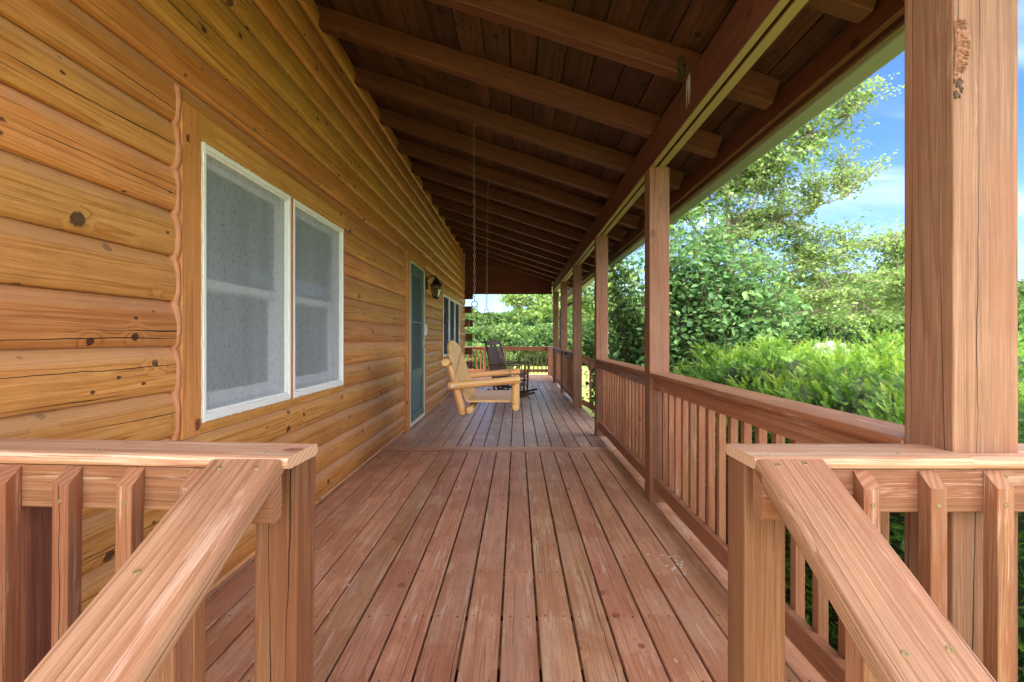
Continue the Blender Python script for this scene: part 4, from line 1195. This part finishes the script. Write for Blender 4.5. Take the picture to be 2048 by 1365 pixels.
def shrub(name, label, cat, base, stems, tips, leaf, size, per_m, mat, group=None, start=.3, jit=.09):
    t = thing(name, label, cat, base, group=group)
    loc = tuple(-k for k in base)
    paths = []; twigs = []
    for tip in tips:
        b0 = V(base)+V((random.gauss(0, stems), random.gauss(0, stems), 0))
        mid = b0.lerp(tip, .5)+V((random.gauss(0, .08), random.gauss(0, .08), .15))
        pts = [b0, b0.lerp(mid, .5), mid, mid.lerp(tip, .5)+V((0, 0, .04)), tip]
        paths.append((pts, [.014, .011, .008, .005, .003])); twigs.append(pts)
        for _ in range(2):
            q = pts[random.choice((2, 3))]; e = q+V((random.gauss(0, .22), random.gauss(0, .22), random.gauss(.1, .16)))
            paths.append(([q, q.lerp(e, .5)+V((0, 0, .02)), e], [.005, .004, .002])); twigs.append([q, q.lerp(e, .5), e])
    o = mesh_from_tubes(paths, 'stems', M['twig'], t, 5); o.location = loc
    v, f, c, n = foliage_along(twigs, per_m, jit, size, leaf, .25, 1., start)
    rnd = np.repeat(np.clip(RNG.normal(.45, .22, n), 0, 1), len(leaf[1]))
    o = np_mesh('foliage', v, f, c, mat, rnd, parent=t); o.location = loc
    return t

GZ = -.8
# lilacs beyond the hedge
tips = ell((3.1, 7.5, 1.15), (1.2, .95, 1.6), 150, .5) + ell((2.6, 7.6, 2.5), (.75, .7, .75), 70, .4) + ell((3.5, 7.6, 1.9), (.6, .6, .7), 40, .4)
shrub('lilac_bush', 'broad lilac bush with heart shaped leaves behind the yew hedge', 'shrub', (3.0, 7.6, GZ), .25, tips, OVATE_T, .105, 34, M['lilac'], 'leafy shrubs beside the porch')
tips = ell((1.95, 7.7, .9), (.72, .75, 1.5), 80, .5) + ell((2.0, 8.2, 2.2), (.7, .7, .9), 34, .5)
shrub('lilac_bush', 'upright lilac bush seen between the two posts of the second railing', 'shrub', (2.0, 7.8, GZ), .2, tips, OVATE_T, .10, 32, M['lilac'], 'leafy shrubs beside the porch')
tips = ell((1.74, 9.6, .7), (.42, .6, 1.3), 60, .5)
shrub('leafy_shrub', 'dark green leafy shrub growing beside the side step railing', 'shrub', (1.78, 9.6, GZ), .12, tips, OVATE_T, .08, 30, M['lilacdark'], 'leafy shrubs beside the porch')
tips = ell((1.85, 1.6, -.25), (.3, .5, .4), 40, .3)
shrub('leafy_shrub', 'low broad leaved plant showing through the pickets under the hedge', 'shrub', (1.85, 1.6, GZ), .12, tips, OVATE_T, .08, 22, M['lilacdark'])

def tree(name, label, base, trunk, limbs, clumps, leaf, size, mat, per_m=16, group=None, jit=.12, flat=.5, tr=.16, droop=.25, rmean=.5, twig_r=.006, layers=0):
    """limbs: list of (polyline, r0); clumps: (centre, radii, twigs, limb index)"""
    t = thing(name, label, 'tree', base, group=group); loc = tuple(-k for k in base)
    n = len(trunk)
    paths = [([V(p) for p in trunk], [tr*(1-.75*i/(n-1)) for i in range(n)])]
    for pts, r0 in limbs:
        paths.append(([V(p) for p in pts], [r0*(1-.8*i/(len(pts)-1)) for i in range(len(pts))]))
    o = mesh_from_tubes(paths, 'trunk', M['bark'], t, 9); o.location = loc
    tw = []; tp = []
    if layers:      # split each mass into thin level sprays
        clumps = [(V(c)+V((random.uniform(-.55, .55)*r[0], random.uniform(-.55, .55)*r[1], (m_/(layers-1)*2-1)*r[2]*.9+random.gauss(0, .06))), (r[0]*.8, r[1]*.8, .13), max(4, int(k/layers*1.25)), li) for c, r, k, li in clumps for m_ in range(layers)]
    for c, r, k, li in clumps:
        src = [V(p) for p in (limbs[li][0] if li is not None else trunk)]
        for e in ell(c, r, k, .35):
            best = min(src[1:], key=lambda p: (p-e).length)
            s0 = best
            pts = curve(s0, e, random.uniform(-.05, .08), 5, .05)
            tw.append(pts); tp.append((pts, [twig_r*2.2, twig_r*1.8, twig_r*1.4, twig_r, twig_r*.7, twig_r*.4]))
            for _ in range(2):
                q = pts[random.choice((2, 3, 4))]; e2 = q+(e-s0).normalized()*random.uniform(.1, .4)+V((random.gauss(0, .25), random.gauss(0, .25), random.gauss(0, .1)))
                p2 = [q, q.lerp(e2, .5), e2]; tw.append(p2); tp.append((p2, [twig_r*.9, twig_r*.6, twig_r*.3]))
    o = mesh_from_tubes(tp, 'branches', M['bark'], t, 4); o.location = loc
    v, f, c, m = foliage_along(tw, per_m, jit, size, leaf, droop, flat, .3)
    rnd = np.repeat(np.clip(RNG.normal(rmean, .22, m), 0, 1), len(leaf[1]))
    o = np_mesh('crown', v, f, c, mat, rnd, parent=t); o.location = loc
    return t

# tall airy maple: trunk by the lilac, limbs sweeping right
Ym = 12.5
def P(x, y, Y=Ym): return img(x, y, Y)
b0 = P(1478, 560); b0.z = -1.0
trunk = [b0, P(1470, 620), P(1458, 450), P(1452, 360), P(1462, 250), P(1478, 120), P(1490, -20)]
L1 = [P(1460, 470), P(1500, 420, 12.2), P(1545, 340, 12), P(1580, 240, 11.8), P(1620, 130, 11.6)]
L2 = [P(1466, 560), P(1520, 545, 12.2), P(1620, 515, 12), P(1700, 490, 11.8), P(1800, 478, 11.6)]
L3 = [P(1466, 640), P(1560, 630, 12), P(1640, 622, 11.6), P(1715, 604, 11.4), P(1830, 590, 11.2)]
L4 = [P(1466, 600), P(1570, 588, 12), P(1660, 580, 11.5), P(1700, 560, 11.4), P(1800, 563, 11.2)]
L5 = [P(1454, 400), P(1400, 330, 12.4), P(1350, 240, 12.2)]
L6 = [P(1452, 360), P(1530, 310, 12), P(1620, 270, 11.8), P(1700, 230, 11.6)]
L7 = [P(1460, 470), P(1560, 440, 12), P(1640, 410, 11.8), P(1690, 395, 11.6)]
L8 = [P(1470, 620), P(1420, 500, 13), P(1370, 430, 13.2), P(1320, 380, 13.4)]
limbs = [(L1, .05), (L2, .045), (L3, .045), (L4, .04), (L5, .05), (L6, .045), (L7, .04), (L8, .05)]
cl = [(P(1600, 170, 11.8), (1.1, .9, .9), 60, 0), (P(1540, 260, 12), (1., 1., .9), 70, 0), (P(1660, 240, 11.7), (1., .8, .75), 64, 5), (P(1590, 320, 11.9), (1.1, .9, .7), 60, 5),
      (P(1630, 385, 11.8), (.9, .8, .5), 50, 6), (P(1550, 430, 12), (1., .8, .6), 50, 6), (P(1470, 300, 12.4), (1.1, 1., 1.1), 80, None), (P(1390, 350, 12.4), (1., 1., 1.), 70, 4), (P(1400, 230, 12.4), (1.1, 1, 1.1), 50, 4), (P(1470, 400, 12.6), (1., .9, .8), 60, None),
      (P(1680, 490, 11.8), (.95, .8, .35), 50, 1), (P(1770, 505, 11.6), (.8, .7, .45), 50, 1), (P(1600, 520, 12), (.8, .7, .4), 40, 1), (P(1700, 570, 11.4), (1., .7, .4), 50, 3), (P(1790, 565, 11.3), (.7, .7, .45), 50, 3), (P(1760, 625, 11.2), (.7, .6, .4), 36, 2), (P(1660, 612, 11.6), (.8, .6, .3), 34, 2), (P(1810, 480, 11.5), (.6, .6, .3), 26, 1),
      (P(1350, 430, 13.2), (1.1, .9, .8), 50, 7), (P(1290, 420, 13.4), (1., .9, .9), 40, 7), (P(1430, 450, 12.8), (.9, .8, .8), 40, 7), (P(1480, 60, 12.4), (1.7, 1.5, 1.3), 60, None), (P(1545, 500, 12.3), (.9, .8, .6), 50, 1), (P(1590, 570, 12.), (.8, .7, .5), 44, 3), (P(1500, 470, 12.5), (.8, .8, .6), 44, None), (P(1690, 190, 11.7), (.7, .6, .6), 36, 5), (P(1700, 330, 11.7), (.6, .6, .5), 26, 6)]
tree('maple_tree', 'tall airy maple with long limbs reaching right over the hedge', tuple(b0), trunk, limbs, cl, MAPLE_T, .078, M['maple'], 27, None, .085, .5, .08, layers=4)

# tree at the far corner whose leafy branch hangs into the view under the gable
Yb = 21.
b1 = img(1215, 700, Yb); b1.z = -1.3
tr2 = [b1, img(1212, 640, Yb), img(1206, 560, Yb), img(1200, 460, Yb)]
lm = [([img(1210, 625, Yb), img(1150, 605, Yb), img(1100, 612, Yb-.5), img(1040, 612, Yb-1)], .05), ([img(1210, 640, Yb), img(1130, 632, Yb), img(1050, 626, Yb-1)], .04), ([img(1206, 560, Yb), img(1160, 560, Yb), img(1120, 560, Yb)], .05), ([img(1208, 620, Yb), img(1240, 590, Yb), img(1270, 560, Yb)], .05)]
cl = [(img(1060, 597, Yb-.7), (1.2, .8, .35), 30, 0), (img(1100, 585, Yb-.4), (1.2, .8, .5), 30, 0), (img(1085, 622, Yb-.6), (.9, .8, .2), 14, 1), (img(1150, 560, Yb), (1.2, 1, 1), 40, 2), (img(1180, 610, Yb), (1., 1, .7), 30, 0), (img(1230, 560, Yb), (1.4, 1.2, 1.2), 50, 3), (img(1190, 480, Yb), (1.8, 1.4, 1.4), 50, None), (img(1022, 590, Yb-1), (.5, .5, .2), 10, 0)]
tree('maple_tree', 'yellow green tree past the far deck corner with a leafy branch reaching left', tuple(b1), tr2, lm, cl, MAPLE_T, .15, M['maple'], 26, None, .14, .6, .14, rmean=.55, twig_r=.008)

# yew hedge
def hedge():
    base = (3.0, 3.4, GZ)
    t = thing('yew_hedge', 'big rounded yew hedge with yellow green new tips outside the railing', 'hedge', base)
    cx, cy = 3.15, 3.35; rx, ry = 1.95, 2.35; top = 1.12
    def surf(a, q):
        """a angle, q 0 top .. 1 ground"""
        ex = .62
        rad = math.sin(min(1, q*1.25)*math.pi/2)**.75
        wob = 1+.06*math.sin(3*a+1)+.05*math.sin(5*a+q*3)+.03*math.sin(11*a+q*7)
        z = GZ+(top-GZ)*max(0, 1-max(0, (q-.18)/.82)**2.2)**.9
        ca, sa = math.cos(a), math.sin(a)
        sq = (abs(ca)**2.6+abs(sa)**2.6)**(-1/2.6)
        x = cx+rx*rad*wob*ca*sq; y = cy+ry*rad*wob*sa*sq
        z += .06*math.sin(x*3.1)*math.sin(y*2.7)+.045*math.sin(x*7+y*5)+.04*math.sin(y*9-x*4)+.02*math.sin(x*17+y*3)*math.sin(y*15)
        return V((x, y, z))
    # inner mass
    s = MB(); na, nq = 48, 20; c = V((cx, cy, -.2))
    for j in range(nq+1):
        for i in range(na):
            p = surf(2*math.pi*i/na, j/nq); s.v.append(c+(p-c)*.87-V((0, 0, .02)))
    for j in range(nq):
        for i in range(na):
            k = (i+1) % na; s.face((j*na+i, j*na+k, (j+1)*na+k, (j+1)*na+i), [(0, 0)]*4, .5, 0, 0, True)
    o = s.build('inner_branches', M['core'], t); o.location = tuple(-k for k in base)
    # sprigs: a curved stem with two combs of needles
    tv = []; tf = []; tipf = []
    nn = 7
    for i in range(nn):
        x = .12+.88*i/(nn-1); zc = .16*x*x
        ln = .26*(1-.45*(x-.3)**2) * (1 if i < nn-2 else .75)
        for sy in (-1, 1):
            b = len(tv); w = .040
            tv += [(x-w, 0, zc), (x+w, 0, zc), (x+.10+w*.4, sy*ln*.93, zc+.05), (x+.09-w*.4, sy*ln*.93, zc+.05)]
            tf.append((b, b+1, b+2, b+3)); tipf.append(x)
    b = len(tv); tv += [(.95, -.012, .15), (.95, .012, .15), (1.2, .008, .24), (1.2, -.008, .24)]; tf.append((b, b+1, b+2, b+3)); tipf.append(1.15)
    b = len(tv); tv += [(0, -.012, 0), (0, .012, 0), (1, .006, .16), (1, -.006, .16)]; tf.append((b, b+1, b+2, b+3)); tipf.append(-.2)
    tv = np.array(tv, dtype=float); tipf = np.array(tipf)
    pos = []; dr = []; bright = []
    n = 0
    while n < 46000:
        a = random.uniform(0, 2*math.pi); q = math.sqrt(random.random())*.98
        p = surf(a, q)
        if p.y > 3.2 and p.z < .1: continue
        if p.x > 3.6 and p.z < .3: continue
        e = .01
        pa = surf(a+e, q)-surf(a-e, q); pq = surf(a, min(1, q+e))-surf(a, max(.001, q-e))
        nm = pa.cross(pq); 
        if nm.length < 1e-9: nm = V((0, 0, 1))
        nm.normalize()
        if nm.dot(p-V((cx, cy, -.2))) < 0: nm = -nm
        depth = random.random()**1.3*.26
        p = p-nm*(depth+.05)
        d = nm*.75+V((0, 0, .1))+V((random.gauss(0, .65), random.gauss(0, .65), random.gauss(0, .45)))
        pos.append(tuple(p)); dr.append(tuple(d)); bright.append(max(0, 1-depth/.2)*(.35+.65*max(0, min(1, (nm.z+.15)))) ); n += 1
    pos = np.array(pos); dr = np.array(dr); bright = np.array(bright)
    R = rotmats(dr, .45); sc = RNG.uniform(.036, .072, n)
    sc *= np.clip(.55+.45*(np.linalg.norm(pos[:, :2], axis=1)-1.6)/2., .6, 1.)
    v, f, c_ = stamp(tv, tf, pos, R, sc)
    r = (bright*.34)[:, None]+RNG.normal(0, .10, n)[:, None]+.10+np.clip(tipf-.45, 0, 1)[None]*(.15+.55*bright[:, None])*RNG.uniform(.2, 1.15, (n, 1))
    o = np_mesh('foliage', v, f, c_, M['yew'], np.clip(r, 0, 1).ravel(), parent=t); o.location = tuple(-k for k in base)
hedge()

# distant woods: one mass of many crowns round the lawn
def woods():
    P_ = []; D_ = []; B_ = []
    crowns = []
    def row(x0, x1, Y, ytop, n, hr, jit=10):
        for i in range(n):
            xx = x0+(x1-x0)*(i+.5)/n+random.gauss(0, (x1-x0)/n*.3); Yk = Y*random.uniform(.9, 1.12)
            X = (xx-1034.5)*Yk/1024; zt = CAMZ+(677-ytop+random.gauss(0, jit))*Yk/1024
            gz = max(ground_h(X, Yk), -4.2)
            crowns.append((X, Yk, gz, zt, hr*random.uniform(.8, 1.3)))
    row(860, 1200, 85, 632, 16, 4.0, 7); row(880, 1220, 60, 668, 12, 2.8, 8); row(1040, 1300, 75, 620, 9, 4, 6)
    row(1180, 1640, 60, 600, 16, 4.0); row(1500, 2100, 48, 590, 18, 3.2, 12); row(1560, 2150, 36, 622, 15, 2.3, 10); row(1640, 1950, 70, 560, 9, 5, 12)
    row(930, 1010, 34, 705, 5, 1.0, 5)
    for (X, Yk, gz, zt, hr) in crowns:
        h = zt-gz; dist = math.hypot(X, Yk)
        k = int(min(2600, 700+1800*(hr*h/30)))
        # lumps on the crown
        lumps = [(random.uniform(-.6, .6)*hr, random.uniform(-.6, .6)*hr, gz+h*random.uniform(.25, .88), hr*random.uniform(.35, .62)) for _ in range(13)]+[(0, 0, zt-hr*.45, hr*.5)]
        for _ in range(k):
            lx, ly, lz, lr = random.choice(lumps)
            p = V((random.gauss(0, 1), random.gauss(0, 1), random.gauss(0, 1))).normalized()
            q = lr*random.uniform(.8, 1.05)
            P_.append((X+lx+p.x*q, Yk+ly+p.y*q, min(zt, lz+p.z*q*.8))); D_.append((p.x, p.y, p.z*.6+.1))
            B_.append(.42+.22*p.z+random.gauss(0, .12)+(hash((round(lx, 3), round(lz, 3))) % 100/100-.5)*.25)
    pos = np.array(P_); D = np.array(D_)+RNG.normal(0, .5, (len(P_), 3)); n = len(pos)
    dist = np.linalg.norm(pos[:, :2], axis=1)
    R = rotmats(D, .8); sc = dist*.0085*RNG.uniform(.6, 1.3, n)
    v, f, c = stamp(CLUMP_T[0], CLUMP_T[1], pos, R, sc)
    o = np_mesh('woods', v, f, c, M['wood'], np.clip(np.repeat(B_, 4), 0, 1))
    tag(o, 'distant green woods closing the view past the lawn', 'woods', kind='stuff')
woods()

# double garden hook and the white tank behind the hedge
def hook():
    t = thing('shepherd_hook', 'thin dark double garden hook standing behind the yew hedge', 'garden hook', tuple(img(1688, 700, 8.)[:2])+(GZ,))
    zt = CAMZ+.02*8-GZ; s = MB(); R_ = .105
    s.tube([(0, 0, 0), (0, 0, zt-.12)], .010, 7)
    for sx in (-1, 1):
        pts = [(0, 0, zt-.16)]
        for k in range(11):
            a = math.pi*k/10
            pts.append((sx*(R_-R_*math.cos(a)), 0, zt-.10+R_*math.sin(a)))
        pts += [(sx*2*R_, 0, zt-.17), (sx*2.15*R_, 0, zt-.2)]
        s.tube(pts, .008, 7)
    s.build('pole', M['black'], t)
hook()
def tank():
    c = img(1660, 690, 16.); t = thing('tank', 'white rounded tank top just showing over the yew hedge', 'tank', (c.x, c.y, -1.0))
    s = MB(); prof = [(0., 0.)]+[(.32*math.sin(math.pi/2*k/6), .30*(1-math.cos(math.pi/2*k/6))) for k in range(1, 7)]
    top = c.z+.05+1.0
    pts = [(-.55, 0, top-.3), (-.5, 0, top-.3), (-.40, 0, top-.3), (.40, 0, top-.3), (.5, 0, top-.3), (.55, 0, top-.3)]
    s.tube(pts, [.08, .2, .30, .30, .2, .08], 20); s.build('shell', plain('weathered_white', (186, 192, 188), .5), t)
    s = MB()
    for x in (-.3, .3): s.box((x-.05, -.2, 0), (x+.05, .2, top-.55), 'z', .01)
    s.build('leg', M['white'], t)
    s = MB(); s.lathe([(.0, .1), (.08, .09), (.1, .0), (.1, -.05)], (0, 0, top-.03), 14); s.build('lid', M['white'], t)
tank()

# ------------------------------------------------------------------ camera, light, sky
cam = bpy.data.cameras.new('camera'); co = bpy.data.objects.new('camera', cam); COL.objects.link(co)
co.location = (0, 0, CAMZ); co.rotation_euler = (math.radians(90), 0, 0)
cam.sensor_width = 36; cam.lens = 18; cam.clip_start = .02; cam.clip_end = 3000
cam.shift_x = -10.5/2048; cam.shift_y = (677-682.5)/2048
SC.camera = co
EL, AZ = math.radians(67), math.radians(-160)
sd = V((math.sin(AZ)*math.cos(EL), math.cos(AZ)*math.cos(EL), math.sin(EL)))
sl_ = bpy.data.lights.new('sun', 'SUN'); sl_.energy = 3.6; sl_.angle = math.radians(2.); sl_.color = (1, .95, .86)
so = bpy.data.objects.new('sun', sl_); COL.objects.link(so); so.rotation_euler = (-sd).to_track_quat('-Z', 'Y').to_euler(); so.location = sd*30
w = bpy.data.worlds.new('World'); SC.world = w; w.use_nodes = True
nt = w.node_tree; nt.nodes.clear(); g = G(nt)
sky = g.n('ShaderNodeTexSky', sky_type='NISHITA'); sky.sun_disc = False; sky.sun_elevation = EL; sky.sun_rotation = AZ
sky.altitude = 300; sky.air_density = 1.; sky.dust_density = .6; sky.ozone_density = 2.
d = g.n('ShaderNodeTexCoord').outputs['Generated']; x = g.sep(d)
zz = g.m('MAXIMUM', x[2], .0); den = g.add(zz, .18)
px = g.m('DIVIDE', x[0], den); py = g.m('DIVIDE', x[1], den)
n1 = g.noise(g.comb(g.mul(px, .8), g.mul(py, 2.2), 3.), 1, 5, .55, .6)
wisps = g.mul(g.mr(n1, .44, .74, 0, 1, True), .7)
n2 = g.noise(g.comb(g.mul(px, .7), g.mul(py, .7), 8.), 1, 6, .55, .2)
back = g.mul(g.mr(x[1], .25, -.25, 0, 1, True), g.mr(n2, .30, .5, 0, 1, True))  # unseen bright cloud behind and overhead, added to fill the porch with light
back = g.mul(g.m('MAXIMUM', back, g.mr(x[2], .72, .88, 0, .8, True)), g.mr(x[2], -.02, .1, 0, 1, True))
hz = g.mul(g.mr(x[2], .32, .0, 0, 1, True), .42)
skc = g.mix(1., sky.outputs[0], (.74, 1.06, 1.62), 'MULTIPLY')
col = g.mix(wisps, skc, (7.5, 8.6, 10.))
col = g.mix(hz, col, (6., 7.8, 10.8))
col = g.mix(back, col, (30., 29.6, 29.4))
bg = g.n('ShaderNodeBackground'); g.set(bg.inputs[0], col); bg.inputs[1].default_value = .09
ow = g.n('ShaderNodeOutputWorld'); nt.links.new(bg.outputs[0], ow.inputs[0])
SC.view_settings.view_transform = 'Standard'; SC.view_settings.look = 'None'; SC.view_settings.exposure = 1.15; SC.view_settings.gamma = 1
SC.render.engine = 'CYCLES'; SC.cycles.use_denoising = True; SC.cycles.max_bounces = 8; SC.cycles.diffuse_bounces = 3; SC.cycles.adaptive_threshold = .015; SC.cycles.transparent_max_bounces = 8
SC.cycles.sample_clamp_indirect = 6
